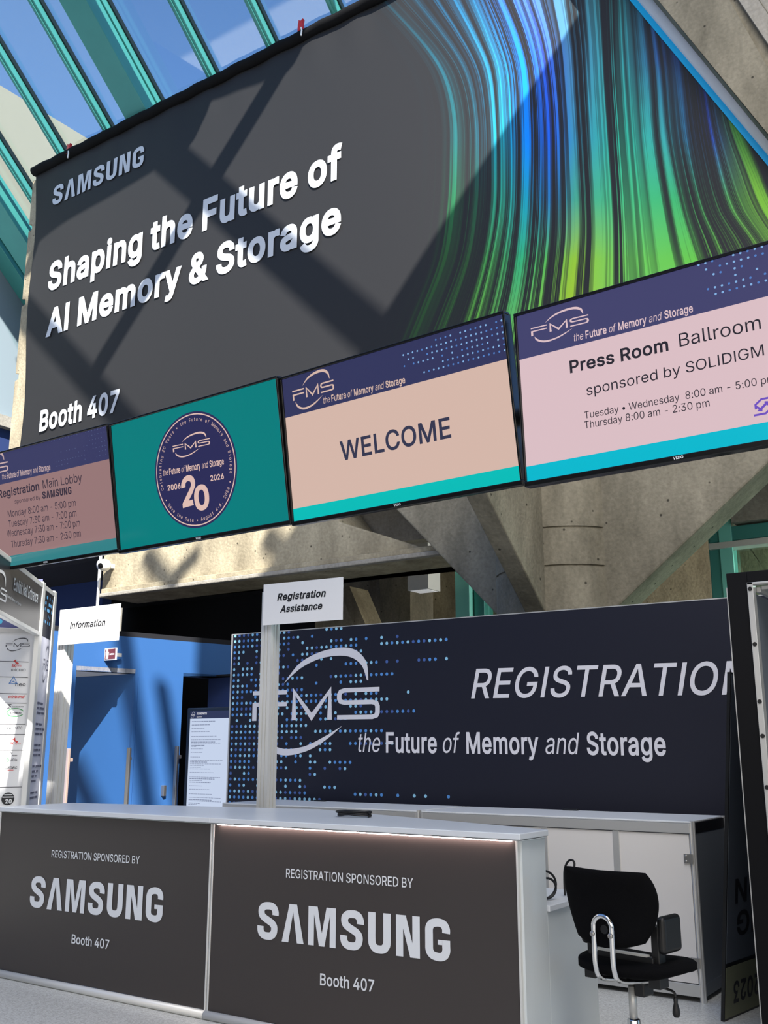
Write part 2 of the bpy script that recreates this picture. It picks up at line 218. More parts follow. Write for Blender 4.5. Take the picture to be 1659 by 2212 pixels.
# ------------------------------------------------------------------ lettering
# outlines of a plain alphabet: character code: (advance, rings of x, y in thousandths of the letter size)
OUTLINES = {
65: (480, [[16,0,201,509,276,509,463,0,395,0,280,322,232,478,245,478,213,371,191,302,85,0],[110,142,110,199,370,199,370,142]]),
66: (456, [[60,0,60,509,241,509,274,507,304,501,329,491,350,477,367,461,381,442,390,421,396,398,398,374,395,344,387,320,373,301,356,286,337,275,315,267,315,262,339,257,363,245,385,227,402,203,411,184,416,161,418,136,416,111,410,88,400,67,386,48,367,31,344,18,317,8,284,2,247,0],[125,57,245,57,281,60,309,67,330,80,344,96,352,115,355,137,352,162,342,184,327,203,306,218,280,228,248,231,125,231],[125,285,238,285,264,288,288,296,308,309,323,326,333,348,336,372,333,394,326,413,313,429,294,442,270,449,240,452,125,452]]),
67: (510, [[267,-7,225,-3,186,7,150,25,118,49,92,79,70,115,53,157,43,203,40,254,43,305,53,352,70,393,92,429,118,459,150,484,186,502,225,512,267,516,292,515,317,511,362,496,383,485,402,471,419,456,435,438,448,418,459,397,467,373,473,348,408,348,400,373,389,395,375,413,357,428,338,440,315,449,292,454,267,456,237,453,209,445,184,432,161,414,141,392,125,364,113,332,106,295,103,254,106,213,113,177,125,145,141,117,161,94,184,76,210,63,237,56,267,53,292,55,315,60,338,69,357,81,375,96,389,114,400,136,408,160,473,160,467,135,459,112,448,91,435,71,420,53,402,38,383,24,363,13,341,5,317,-2,293,-6]]),
68: (502, [[219,0,96,0,96,57,215,57,254,60,288,68,318,81,343,99,363,122,379,149,390,181,397,216,399,255,397,294,390,329,379,361,364,388,344,410,320,428,291,441,258,449,221,452,93,452,93,509,225,509,272,506,315,495,353,478,385,455,412,426,433,391,449,351,459,305,462,255,459,205,449,159,433,119,411,84,384,54,351,31,312,14,268,3],[125,509,125,0,60,0,60,509]]),
69: (419, [[60,0,60,509,372,509,372,452,125,452,125,286,355,286,355,229,125,229,125,57,375,57,375,0]]),
70: (410, [[60,0,60,509,369,509,369,452,125,452,125,278,346,278,346,221,125,221,125,0]]),
71: (520, [[269,-7,225,-3,185,7,149,25,117,49,91,80,69,116,53,157,43,203,40,254,43,305,53,352,69,393,91,429,117,459,149,484,184,502,223,512,265,516,291,515,316,511,340,504,363,495,384,483,403,469,421,453,436,436,449,416,460,395,468,373,474,349,408,349,387,393,373,411,356,427,337,439,315,448,291,454,265,456,236,453,209,445,183,432,160,414,141,392,125,364,113,332,106,295,103,254,106,213,113,177,125,145,141,117,161,94,184,76,210,63,238,56,269,53,296,55,322,61,345,71,365,85,382,102,396,123,407,147,413,173,415,202,434,199,283,199,283,256,478,256,478,200,475,160,466,124,451,91,431,62,406,38,377,19,344,5,308,-4]]),
72: (517, [[60,0,60,509,125,509,125,289,392,289,392,509,457,509,457,0,392,0,392,232,125,232,125,0]]),
73: (185, [[60,0,60,509,125,509,125,0]]),
74: (396, [[185,-7,143,-3,106,11,75,33,52,63,38,100,33,145,33,173,98,173,98,145,101,117,109,93,122,74,139,61,160,53,185,50,209,53,230,61,248,74,261,93,269,117,272,145,272,509,336,509,336,145,331,100,317,63,294,33,263,11,227,-3]]),
75: (467, [[104,145,104,216,139,261,174,303,364,509,448,509,231,276,228,276],[60,0,60,509,125,509,124,225,125,193,125,0],[372,0,188,259,228,309,449,0]]),
76: (393, [[60,0,60,509,125,509,125,57,361,57,361,0]]),
77: (628, [[60,0,60,509,152,509,282,174,322,49,307,49,347,174,476,509,568,509,568,0,504,0,504,327,507,457,513,457,498,409,456,291,342,0,286,0,170,291,112,457,119,457,122,291,122,0]]),
78: (523, [[60,0,60,509,136,509,363,151,388,107,414,55,405,54,401,108,399,195,399,509,463,509,463,0,387,0,202,290,108,452,119,454,125,291,125,0]]),
79: (533, [[267,-7,225,-3,186,7,150,25,119,49,92,79,70,115,53,157,43,203,40,254,43,305,53,352,70,393,92,429,119,459,150,484,186,502,225,512,267,516,309,512,348,502,384,484,415,459,442,429,464,393,480,352,490,305,493,254,490,203,480,157,464,115,442,79,415,49,384,25,348,7,309,-3],[267,53,296,56,324,63,349,76,372,94,392,116,408,144,420,176,428,213,430,254,428,296,420,333,408,365,392,392,372,415,349,433,324,446,296,453,267,456,237,453,210,446,184,433,161,415,141,392,125,364,113,332,106,295,103,254,106,213,113,176,125,144,141,117,161,94,184,76,210,63,237,56]]),
80: (445, [[60,0,60,509,235,509,272,507,304,499,332,487,356,471,375,452,390,430,400,404,407,377,409,348,407,318,400,291,390,265,375,243,356,223,332,207,304,195,272,188,235,186,109,186,109,242,233,242,258,244,279,248,297,256,318,272,333,294,342,320,344,348,342,376,333,402,318,423,297,439,279,446,257,451,232,452,125,452,125,0]]),
81: (533, [[245,159,313,159,468,-48,401,-48],[267,-7,225,-3,186,7,150,25,119,49,92,79,70,115,53,157,43,203,40,254,43,305,53,352,70,393,92,429,119,459,150,484,186,502,225,512,267,516,309,512,348,502,384,484,415,459,442,429,464,393,480,352,490,305,493,254,490,203,480,157,464,115,442,79,415,49,384,25,348,7,309,-3],[267,53,296,56,324,63,349,76,372,94,392,116,408,144,420,176,428,213,430,254,428,296,420,333,408,365,392,392,372,415,349,433,324,446,296,453,267,456,237,453,210,446,184,433,161,415,141,392,125,364,113,332,106,295,103,254,106,213,113,176,125,144,141,117,161,94,184,76,210,63,237,56]]),
82: (449, [[60,0,60,509,236,509,273,507,305,500,333,489,357,474,376,455,390,433,401,408,407,381,409,352,407,323,401,296,390,271,376,250,357,232,333,217,305,206,273,200,236,198,96,198,96,255,234,255,258,256,280,260,298,267,319,281,334,300,342,324,345,352,342,380,334,405,319,425,298,440,279,447,258,451,233,452,125,452,125,0],[353,0,230,229,303,229,428,0]]),
83: (447, [[224,-9,189,-7,157,-1,128,9,102,23,81,40,64,60,51,83,42,109,38,137,104,137,110,110,123,88,142,71,166,59,194,51,224,49,246,50,267,54,286,60,310,74,329,92,342,114,346,139,342,161,332,179,316,193,296,205,245,222,184,239,145,253,112,269,86,289,67,313,56,341,52,372,55,400,62,425,75,448,92,468,113,484,138,498,165,508,195,514,227,516,259,514,289,508,316,498,340,484,360,468,377,449,390,427,398,403,401,378,337,378,332,401,320,421,302,437,280,449,254,456,225,459,194,456,167,448,145,435,129,418,119,398,115,376,119,352,131,334,148,319,169,308,212,293,264,279,312,264,359,238,378,220,395,198,402,180,407,161,408,139,406,112,398,87,386,64,370,43,349,25,323,11,294,0,261,-7]]),
84: (449, [[32,452,32,509,417,509,417,452,257,452,257,0,193,0,193,452]]),
85: (517, [[259,-8,221,-5,186,2,154,15,126,33,103,55,85,80,71,108,63,139,60,173,60,509,124,509,124,178,126,155,132,133,141,113,153,95,169,80,187,68,208,59,232,54,259,52,286,54,310,59,331,68,349,80,365,95,377,113,386,133,391,155,393,178,393,509,457,509,457,173,454,139,446,108,433,80,414,55,391,33,363,15,332,2,297,-5]]),
86: (480, [[204,0,16,509,84,509,199,187,248,31,235,31,267,138,395,509,463,509,278,0]]),
87: (686, [[155,0,16,509,82,509,163,196,187,94,197,40,189,40,211,145,306,509,380,509,462,196,486,94,497,40,488,40,510,145,603,509,670,509,530,0,455,0,368,323,351,391,336,475,350,475,335,395,318,323,230,0]]),
88: (474, [[18,0,217,284,217,236,29,509,104,509,204,361,223,329,243,292,232,292,252,329,298,400,374,509,446,509,259,239,259,287,456,0,382,0,292,129,268,165,230,231,244,231,225,196,182,129,91,0]]),
89: (472, [[203,0,203,208,16,509,91,509,192,344,222,292,250,230,224,230,242,275,251,293,280,344,381,509,455,509,268,208,268,0]]),
90: (438, [[42,0,42,46,273,385,306,431,341,476,348,454,285,452,40,452,40,509,397,509,397,462,169,129,134,81,97,33,90,54,152,57,399,57,399,0]]),
97: (389, [[160,-9,137,-7,115,-3,94,5,76,15,61,29,48,45,38,63,32,84,30,108,34,138,43,161,58,179,78,193,125,211,178,220,252,230,265,235,273,243,276,257,274,278,267,297,256,311,240,322,220,329,196,331,171,329,149,322,132,313,118,301,100,274,41,291,51,312,64,331,79,346,96,358,114,368,133,375,153,380,173,383,194,384,216,383,239,379,263,372,286,360,306,343,322,320,330,301,335,278,337,251,337,0,277,0,277,52,272,52,264,38,252,25,236,12,215,1,190,-6],[170,45,202,49,228,59,248,74,263,93,272,115,276,138,276,190,270,186,259,182,231,176,175,168,134,159,117,150,103,139,95,124,92,105,94,87,102,72,114,60,130,52,149,47]]),
98: (424, [[229,-8,198,-5,172,4,153,17,138,31,126,46,118,59,112,59,112,0,53,0,53,509,114,509,114,319,118,319,137,346,152,360,171,373,197,382,229,384,260,381,288,374,313,361,335,343,354,320,370,293,381,262,388,227,390,189,388,151,381,116,370,84,354,57,335,34,313,16,288,3,260,-5],[220,47,242,49,262,55,279,66,294,80,306,97,316,117,323,139,327,163,328,189,327,215,323,239,316,261,307,281,295,297,280,311,263,322,243,328,220,330,198,328,178,322,161,312,146,299,134,282,125,263,118,241,114,216,113,189,114,162,118,137,125,115,135,95,147,79,162,65,179,55,198,49]]),
99: (396, [[207,-8,174,-5,144,3,117,16,93,35,73,58,56,85,44,116,36,150,34,187,36,225,44,260,56,291,73,318,93,341,117,360,144,373,174,381,207,384,234,382,260,377,305,356,324,340,340,322,353,301,362,277,303,262,290,289,270,311,242,325,207,330,183,328,163,321,145,310,130,296,118,278,108,258,101,236,97,212,96,187,97,163,101,139,108,117,118,97,130,80,145,66,163,55,183,48,207,46,243,52,271,66,292,89,304,117,363,102,354,78,341,56,325,37,306,21,285,8,261,-1,235,-6]]),
100: (424, [[195,-8,165,-5,137,3,111,16,89,34,70,57,55,84,43,116,36,151,34,189,36,227,43,262,55,293,71,320,90,343,112,361,137,374,165,381,196,384,228,382,253,373,273,360,287,346,298,332,306,319,311,319,311,509,372,509,372,0,313,0,313,59,307,59,287,31,272,17,252,4,227,-5],[205,47,226,49,246,55,263,65,278,79,290,95,299,115,306,137,311,162,312,189,311,216,307,241,300,263,290,282,278,299,263,312,246,322,227,328,205,330,182,328,162,322,145,311,130,297,118,281,108,261,101,239,97,215,96,189,97,163,102,139,109,117,118,97,130,80,145,66,162,55,182,49]]),
101: (404, [[212,-8,177,-5,145,3,117,16,92,35,72,58,56,85,44,116,36,150,34,187,36,224,43,259,55,290,71,317,91,340,115,359,142,373,172,381,205,384,226,383,246,380,266,374,285,366,302,355,319,341,334,324,347,305,357,282,365,256,369,227,371,194,371,169,75,169,75,221,338,221,310,202,309,226,305,248,298,269,283,294,263,314,246,323,227,328,205,330,183,328,164,323,146,313,125,294,109,270,102,251,97,231,96,178,98,151,102,127,110,106,121,88,135,73,151,61,169,53,190,48,212,46,234,48,254,53,271,61,285,73,306,105,365,91,358,72,348,55,335,39,320,25,283,4,261,-3,237,-7]]),
102: (254, [[228,379,228,327,6,327,6,379],[81,0,81,432,85,461,96,486,113,505,135,519,161,527,187,530,222,527,243,521,227,468,215,472,195,474,171,470,154,460,145,443,142,419,142,0]]),
103: (425, [[207,-151,180,-150,156,-146,134,-140,114,-132,97,-122,82,-110,64,-91,51,-69,101,-41,122,-66,136,-78,154,-88,178,-95,207,-97,236,-95,261,-87,282,-75,298,-57,308,-34,311,-6,311,68,306,68,287,41,272,28,252,16,227,8,195,5,165,7,138,15,113,27,90,43,71,64,55,90,43,120,36,154,34,191,36,228,43,262,55,293,71,320,90,343,112,361,138,374,166,381,196,384,228,382,253,373,273,360,288,346,300,332,308,319,313,319,313,379,372,379,372,-9,370,-40,362,-67,350,-90,334,-109,314,-124,291,-136,265,-144,237,-149],[205,59,227,61,247,66,264,75,285,95,300,121,307,142,311,166,312,193,311,219,307,242,300,264,285,291,264,312,247,322,227,328,205,330,182,328,162,322,145,312,130,298,118,281,109,262,102,241,97,218,96,193,97,167,102,144,109,123,124,96,145,76,163,67,183,61]]),
104: (410, [[114,227,114,0,53,0,53,509,114,509,114,287,102,287,116,319,132,344,152,362,175,374,200,382,227,384,252,382,275,377,295,369,313,356,329,340,341,321,350,298,355,271,357,240,357,0,296,0,296,235,293,263,286,286,273,304,256,318,235,326,210,329,184,326,161,317,141,303,126,283,117,257]]),
105: (167, [[53,0,53,379,114,379,114,0],[84,443,68,446,54,455,44,468,41,483,44,499,54,512,68,521,84,524,100,521,114,512,123,499,126,483,123,468,114,455,100,446]]),
106: (167, [[53,379,114,379,114,-30,113,-52,109,-72,102,-90,86,-112,65,-129,47,-137,27,-141,4,-143,-10,-143,-10,-87,2,-87,25,-83,40,-72,50,-54,53,-29],[83,443,67,446,53,455,44,468,41,483,44,499,53,512,67,521,83,524,100,521,114,512,123,499,126,483,123,468,114,455,100,446]]),
107: (381, [[110,137,110,212,121,212,284,379,360,379,184,199,177,199],[53,0,53,509,114,509,114,0],[294,0,148,186,191,229,372,0]]),
108: (189, [[139,-2,112,0,91,8,74,20,62,37,55,59,53,84,53,509,114,509,114,99,116,76,120,62,130,54,146,52,170,54,181,3,162,-1]]),
109: (610, [[53,0,53,379,112,379,112,295,108,295,118,323,132,346,151,363,172,376,195,384,219,386,245,383,268,375,287,361,303,342,314,320,321,295,312,295,322,320,337,343,357,361,381,375,408,383,437,386,458,384,478,380,497,372,514,361,529,346,541,328,550,307,555,283,557,255,557,0,496,0,496,254,493,279,486,298,473,313,448,326,419,330,395,328,374,320,358,307,345,290,338,270,335,247,335,0,274,0,274,260,269,288,253,311,229,325,199,330,178,328,158,320,140,307,126,289,117,266,114,238,114,0]]),
110: (410, [[114,227,114,0,53,0,53,379,112,379,112,287,102,287,116,319,132,344,152,362,175,374,200,382,227,384,252,382,275,377,295,369,313,356,328,340,341,321,350,298,355,271,357,240,357,0,296,0,296,235,293,263,286,286,273,304,256,318,235,326,210,329,184,326,161,317,141,303,126,283,117,257]]),
111: (415, [[207,-8,174,-5,144,3,117,16,93,35,73,58,56,85,44,116,36,150,34,187,36,225,44,260,56,291,73,318,93,341,117,360,144,373,174,381,207,384,241,381,271,373,299,360,323,341,343,318,359,291,371,260,379,225,381,187,379,150,371,116,359,85,343,58,323,35,299,16,271,3,241,-5],[207,46,231,48,252,55,270,66,285,80,298,97,307,117,314,139,318,163,319,187,318,212,314,236,307,258,298,278,285,296,270,310,252,321,231,328,207,330,183,328,163,321,145,310,130,296,118,278,108,258,101,236,97,212,96,187,97,163,101,139,108,117,118,97,130,80,145,66,163,55,183,48]]),
112: (424, [[53,-143,53,379,112,379,112,319,118,319,137,346,152,360,171,373,197,382,229,384,260,381,288,374,313,361,335,343,354,320,370,293,381,262,388,227,390,189,388,151,381,116,370,84,354,57,335,34,313,16,288,3,260,-5,229,-8,198,-5,173,4,153,17,138,31,118,59,114,59,114,-143],[220,47,242,49,262,55,279,66,294,80,306,97,316,117,323,139,327,163,328,189,327,215,323,239,316,261,307,281,295,297,280,311,263,322,243,328,220,330,198,328,178,322,161,312,146,299,134,282,125,263,118,241,114,216,113,189,114,162,118,137,125,115,135,95,147,79,162,65,179,55,198,49]]),
113: (424, [[372,-143,311,-143,311,59,306,59,287,31,272,17,252,4,227,-5,195,-8,165,-5,137,3,111,16,89,34,70,57,55,84,43,116,36,151,34,189,36,227,43,262,55,293,71,320,90,343,112,361,137,374,165,381,196,384,228,382,253,373,273,360,287,346,307,319,313,319,313,379,372,379],[205,47,226,49,246,55,263,65,278,79,290,95,299,115,306,137,311,162,312,189,311,216,307,241,300,263,290,282,278,299,263,312,246,322,227,328,205,330,182,328,162,322,145,311,130,297,118,281,108,261,101,239,97,215,96,189,97,163,102,139,109,117,118,97,130,80,145,66,162,55,182,49]]),
114: (259, [[53,0,53,379,112,379,112,321,115,321,130,347,152,367,171,377,191,383,213,385,243,384,243,322,207,326,182,323,159,315,140,301,126,284,117,262,114,237,114,0]]),
115: (365, [[182,-8,157,-7,134,-3,112,3,93,12,76,24,62,38,50,54,42,73,36,94,94,107,105,79,124,60,150,49,181,45,206,47,227,53,244,62,262,81,268,103,264,121,254,136,237,147,212,155,149,170,118,180,92,192,72,208,58,227,50,249,47,274,49,295,55,314,65,332,79,347,95,360,115,370,137,378,161,383,187,384,212,383,234,379,254,372,279,358,299,339,314,316,324,290,268,277,258,298,243,316,220,329,187,333,156,329,131,317,114,299,109,277,113,258,124,243,144,232,172,223,229,209,261,199,287,187,306,171,320,153,328,131,331,107,329,85,323,65,312,47,298,31,281,17,260,6,236,-2,210,-6]]),
116: (227, [[204,379,204,327,6,327,6,379],[65,471,126,471,126,98,128,76,136,61,150,53,170,50,185,51,202,54,213,2,192,-3,168,-4,138,-1,113,7,92,21,77,40,68,64,65,93]]),
117: (410, [[182,-5,158,-3,135,2,115,11,97,23,81,39,69,59,60,82,55,109,53,139,53,379,114,379,114,144,116,116,124,93,137,75,154,61,175,53,200,50,226,53,249,62,269,76,283,97,293,122,296,153,296,379,357,379,357,0,298,0,298,92,307,92,294,60,277,35,257,17,234,5,209,-3]]),
118: (389, [[163,0,17,379,84,379,165,155,187,87,206,21,184,21,224,155,305,379,371,379,226,0]]),
119: (567, [[138,0,23,379,87,379,154,137,175,41,165,41,199,189,252,379,316,379,362,214,382,136,402,41,391,41,427,189,480,379,545,379,429,0,368,0,319,172,277,338,291,338,263,225,199,0]]),
120: (379, [[21,0,171,218,171,171,29,379,100,379,170,270,179,253,207,206,175,206,233,306,282,379,352,379,209,169,209,214,358,0,287,0,231,85,173,182,205,182,148,85,91,0]]),
121: (389, [[47,-139,61,-86,88,-90,104,-89,118,-84,130,-74,141,-58,151,-36,163,-1,17,379,84,379,165,155,187,87,206,21,184,21,202,87,224,155,305,379,371,379,204,-58,191,-85,177,-107,159,-124,139,-136,116,-143,91,-145,65,-143]]),
122: (380, [[42,0,42,46,254,320,254,323,48,323,48,379,333,379,333,331,126,60,126,56,339,56,339,0]]),
48: (453, [[227,-7,191,-4,159,7,130,24,105,48,85,77,69,113,57,155,50,202,48,254,50,306,57,353,69,395,85,431,106,461,130,484,159,502,191,512,227,516,262,512,294,502,323,484,348,461,368,431,384,395,396,353,403,306,405,254,403,202,396,155,384,113,368,77,348,48,323,24,295,7,263,-4],[227,50,251,53,272,61,290,74,306,92,320,116,330,144,338,176,342,213,344,254,342,295,338,332,330,365,320,393,306,416,290,435,272,449,251,457,227,460,203,457,182,449,163,435,147,416,134,393,123,365,115,332,111,295,109,254,111,213,115,176,123,144,134,116,147,92,163,74,182,61,203,53]]),
49: (453, [[76,0,76,55,391,55,391,0],[276,509,276,0,212,0,212,448,209,448,86,358,86,427,198,509]]),
50: (453, [[64,0,64,47,234,229,253,248,282,282,299,305,311,327,318,349,320,371,317,397,308,419,293,436,273,449,250,457,224,460,196,457,172,447,153,433,139,413,130,390,127,362,66,362,68,391,75,418,86,442,102,463,121,481,143,496,168,507,195,514,225,516,254,514,281,507,306,497,328,483,346,465,361,445,372,423,379,398,381,372,379,345,371,318,363,299,336,259,294,209,153,60,153,57,389,57,389,0]]),
51: (453, [[218,-7,188,-5,159,1,133,10,109,23,88,38,70,57,57,79,48,104,44,132,109,132,115,107,126,87,143,71,165,59,190,52,219,50,248,52,275,61,298,74,315,93,325,116,329,145,326,172,316,196,299,217,275,234,254,242,229,246,201,248,157,248,157,299,288,448,288,452,70,452,70,509,372,509,372,461,211,278,211,289,247,290,279,286,308,276,333,262,354,244,371,222,383,198,391,172,393,145,390,116,383,90,370,66,353,45,333,27,309,12,281,2,251,-5]]),
52: (453, [[40,105,40,158,247,509,311,509,109,166,109,163,413,163,413,105],[282,0,282,318,343,318,343,0]]),
53: (453, [[221,-7,192,-5,165,1,140,11,118,24,99,41,83,60,71,82,63,105,60,130,122,130,127,108,138,89,154,73,173,60,196,52,221,50,250,54,276,64,298,81,314,104,324,132,328,162,326,183,322,203,314,221,297,244,275,262,248,273,218,277,192,275,167,268,145,258,128,246,67,253,96,509,366,509,366,452,151,452,134,301,136,301,155,314,178,325,203,332,229,334,252,332,274,328,294,321,313,312,330,300,345,285,358,269,370,251,379,231,386,210,390,187,391,163,389,131,381,102,369,76,352,52,332,32,309,15,282,3,253,-4]]),
54: (453, [[226,-7,196,-5,168,3,142,15,119,31,100,51,84,74,73,101,66,130,64,162,66,187,71,212,80,239,94,268,113,302,137,340,252,509,322,509,151,261,145,261,165,288,196,307,214,312,235,314,265,312,292,306,316,295,337,280,355,262,370,240,380,215,387,187,389,157,387,126,380,98,368,73,352,50,333,30,310,14,285,2,257,-5],[226,48,254,52,279,63,299,79,314,101,324,128,327,157,324,187,314,213,299,235,279,251,254,262,226,265,198,262,174,252,154,236,138,214,128,188,125,158,128,128,138,102,154,80,174,63,198,52]]),
55: (453, [[97,0,323,448,323,452,62,452,62,509,391,509,391,449,165,0]]),
56: (453, [[226,-7,193,-5,163,1,136,11,111,25,91,42,74,62,62,84,54,109,52,135,53,156,58,176,65,195,81,220,101,241,125,256,153,265,153,267,130,276,110,289,93,308,80,330,73,354,70,380,72,405,79,428,90,450,105,469,124,485,146,498,170,508,197,514,226,516,255,514,282,508,306,498,328,485,346,469,361,450,373,428,380,405,382,380,379,354,372,330,359,308,343,289,323,276,300,267,300,265,327,256,351,241,371,220,387,195,395,176,399,156,401,135,398,109,391,84,378,62,362,42,341,25,317,11,289,1,259,-5],[226,49,248,50,267,54,285,60,307,74,323,91,333,114,337,139,333,166,322,189,306,208,283,223,256,232,226,235,196,232,169,223,146,208,130,189,119,166,115,139,119,114,129,91,145,74,167,60,185,54,205,50],[226,290,252,292,274,300,293,313,307,330,316,351,319,376,316,400,308,420,294,437,275,449,252,457,226,460,200,457,177,449,158,437,145,420,136,400,133,376,136,351,145,330,158,313,178,300,200,292]]),
57: (453, [[226,516,257,513,285,506,310,494,333,478,352,458,368,434,380,408,387,379,389,347,387,322,382,297,373,270,359,241,340,207,315,168,200,0,130,0,301,248,307,248,299,234,287,221,257,202,238,197,218,195,188,197,161,203,137,214,116,229,98,247,83,269,72,294,66,321,64,352,66,383,73,411,85,436,101,459,120,478,143,494,168,506,196,513],[226,460,198,457,174,446,154,430,138,407,128,381,125,352,128,322,138,295,154,273,174,257,198,247,226,243,254,247,279,257,299,273,314,295,324,321,327,350,324,381,314,407,299,430,279,446,254,457]]),
38: (448, [[197,-7,165,-5,136,1,110,12,88,26,69,42,54,62,43,84,36,108,34,133,38,164,47,189,63,212,85,235,120,264,216,335,237,352,255,375,260,389,262,405,258,427,245,445,226,457,201,461,184,459,168,453,155,444,145,431,139,416,137,399,139,380,145,363,169,327,438,0,364,0,121,293,96,327,87,344,78,370,75,398,77,420,82,440,91,458,110,481,134,499,154,507,176,512,200,513,224,512,246,507,266,499,290,482,308,459,320,433,324,404,322,382,315,362,305,342,291,325,256,293,135,202,121,188,110,174,100,154,97,131,100,108,109,87,124,70,143,57,166,49,193,46,223,50,251,59,269,69,286,81,301,95,315,112,327,131,336,151,343,174,348,198,349,224,408,224,407,194,403,167,397,144,385,115,371,92,333,47,315,31,294,17,271,7,246,-1,221,-5]]),
58: (188, [[95,-4,78,-1,63,9,53,24,50,41,53,59,63,73,78,83,95,87,113,83,128,73,138,59,141,41,138,24,128,9,113,-1],[95,271,78,274,63,284,53,299,50,316,53,334,63,349,78,358,95,362,113,358,128,349,138,334,141,316,138,299,128,284,113,274]]),
45: (453, [[337,244,337,188,114,188,114,244]]),
44: (188, [[38,-119,68,71,137,71,84,-119]]),
46: (188, [[95,-4,78,-1,63,9,53,24,50,41,53,59,63,73,78,83,95,87,113,83,128,73,138,59,141,41,138,24,128,9,113,-1]]),
8226: (389, [[194,93,165,96,139,107,117,124,100,147,89,173,85,202,89,231,100,257,117,279,139,296,165,307,194,311,223,307,249,296,272,279,289,257,300,231,304,202,300,173,289,147,272,124,249,107,223,96]]),
}
_tc = {}; _gc = {}
def _grow(P, k):
    n = len(P); o = []
    for i in range(n):
        a = (P[i]-P[i-1]); b = (P[(i+1) % n]-P[i])
        if a.length < 1e-7 or b.length < 1e-7: o.append(P[i].copy()); continue
        a.normalize(); b.normalize(); na = Vector((a.y, -a.x)); nb = Vector((b.y, -b.x)); m = na+nb
        if m.length < 1e-4: m = na
        m.normalize(); o.append(P[i]+m*k/max(.45, m.dot(na)))
    return o
def _area(P): return sum(P[i-1].x*P[i].y-P[i].x*P[i-1].y for i in range(len(P)))/2
def _glyph(ch, bold):
    k = (ch, bold)
    if k in _gc: return _gc[k]
    adv, rings = OUTLINES[ord(ch)]
    R = [[Vector((r[i]/1000, r[i+1]/1000)) for i in range(0, len(r), 2)] for r in rings]
    big = max(R, key=lambda q: abs(_area(q)))
    sg = 1 if _area(big) > 0 else -1
    if sg < 0: R = [q[::-1] for q in R]
    if bold: R = [_grow(q, bold) for q in R]
    # strokes may overlap: keep every triangle that any stroke winds around
    pts = [p for q in R for p in q]; ed = []; n = 0
    for q in R: ed += [(n+i, n+(i+1) % len(q)) for i in range(len(q))]; n += len(q)
    res = delaunay_2d_cdt(pts, ed, [], 0, 1e-6, False)
    V = [(p.x, p.y) for p in res[0]]; F = []
    for t in res[2]:
        cx = sum(V[i][0] for i in t)/3; cy = sum(V[i][1] for i in t)/3; wn = 0
        for q in R:
            for i in range(len(q)):
                u, v = q[i-1], q[i]
                if u.y <= cy < v.y and (v.x-u.x)*(cy-u.y)-(cx-u.x)*(v.y-u.y) > 0: wn += 1
                elif v.y <= cy < u.y and (v.x-u.x)*(cy-u.y)-(cx-u.x)*(v.y-u.y) < 0: wn -= 1
        if wn: F.append(tuple(t))
    _gc[k] = (V, F, adv/1000); return _gc[k]
def glyphs(s, bold=0.0, shear=0.0, sp=1.0):
    k = (s, bold, shear, sp)
    if k in _tc: return _tc[k]
    V = []; F = []; x = 0.0
    for ch in s:
        if ch == ' ': x += .19; continue
        v, f, adv = _glyph(ch, bold); n = len(V)
        V += [(a+x+shear*b, b) for a, b in v]; F += [tuple(i+n for i in q) for q in f]; x += (adv+bold*1.1)*sp
    _tc[k] = (V, F); return V, F
CAPH = max(v[1] for v in glyphs('H')[0])
def runs(parts, bold=0.0, shear=0.0, sp=1.0, space=0.25):
    """parts: text, or [(text, bold, shear)] set on one line; returns 2D mesh"""
    if isinstance(parts, str): parts = [(parts, bold, shear)]
    V = []; F = []; x = 0.0
    for i, (t, b, sh) in enumerate(parts):
        v, f = glyphs(t, b, sh, sp); mn = min(p[0] for p in v); mxx = max(p[0] for p in v); k = len(V)
        if i: x += space
        V += [(p[0]-mn+x, p[1]) for p in v]; F += [tuple(j+k for j in q) for q in f]; x += mxx-mn
    return V, F
def put2d(mb, pl, V, F, fn, d):
    mb.add([pl.P(*fn(*p), d) for p in V], F); mb.keep = True
def txt(mb, pl, parts, L, R, T, d=0.002, bold=0.0, shear=0.0, sp=1.0, sub=None, space=0.25, top=None):
    """ink starts at pixel L and ends at R on the baseline, capitals reach the height of T"""
    mb = mb.new() if isinstance(mb, ML) else mb
    V, F = runs(parts, bold, shear, sp, space)
    x0 = min(p[0] for p in V); x1 = max(p[0] for p in V)
    if sub: q = runs(sub, bold, shear, sp, space)[0]; x1 = x0 + max(p[0] for p in q)-min(p[0] for p in q)
    (uL, vL), (uR, vR), (uT, vT) = pl.uv(*L), pl.uv(*R), pl.uv(*T)
    sl = (vR-vL)/(uR-uL); h = vT-(vL+sl*(uT-uL)); c = (top or CAPH)+bold
    put2d(mb, pl, V, F, lambda x, y: (uL+(x-x0)/(x1-x0)*(uR-uL), vL+sl*(x-x0)/(x1-x0)*(uR-uL)+y/c*h), d)
def txt_uv(mb, pl, parts, u0, u1, v0, h, d=0.002, bold=0.0, shear=0.0, sp=1.0, space=0.25):
    mb = mb.new() if isinstance(mb, ML) else mb
    V, F = runs(parts, bold, shear, sp, space); x0 = min(p[0] for p in V); x1 = max(p[0] for p in V)
    put2d(mb, pl, V, F, lambda x, y: (u0+(x-x0)/(x1-x0)*(u1-u0), v0+y/CAPH*h), d)
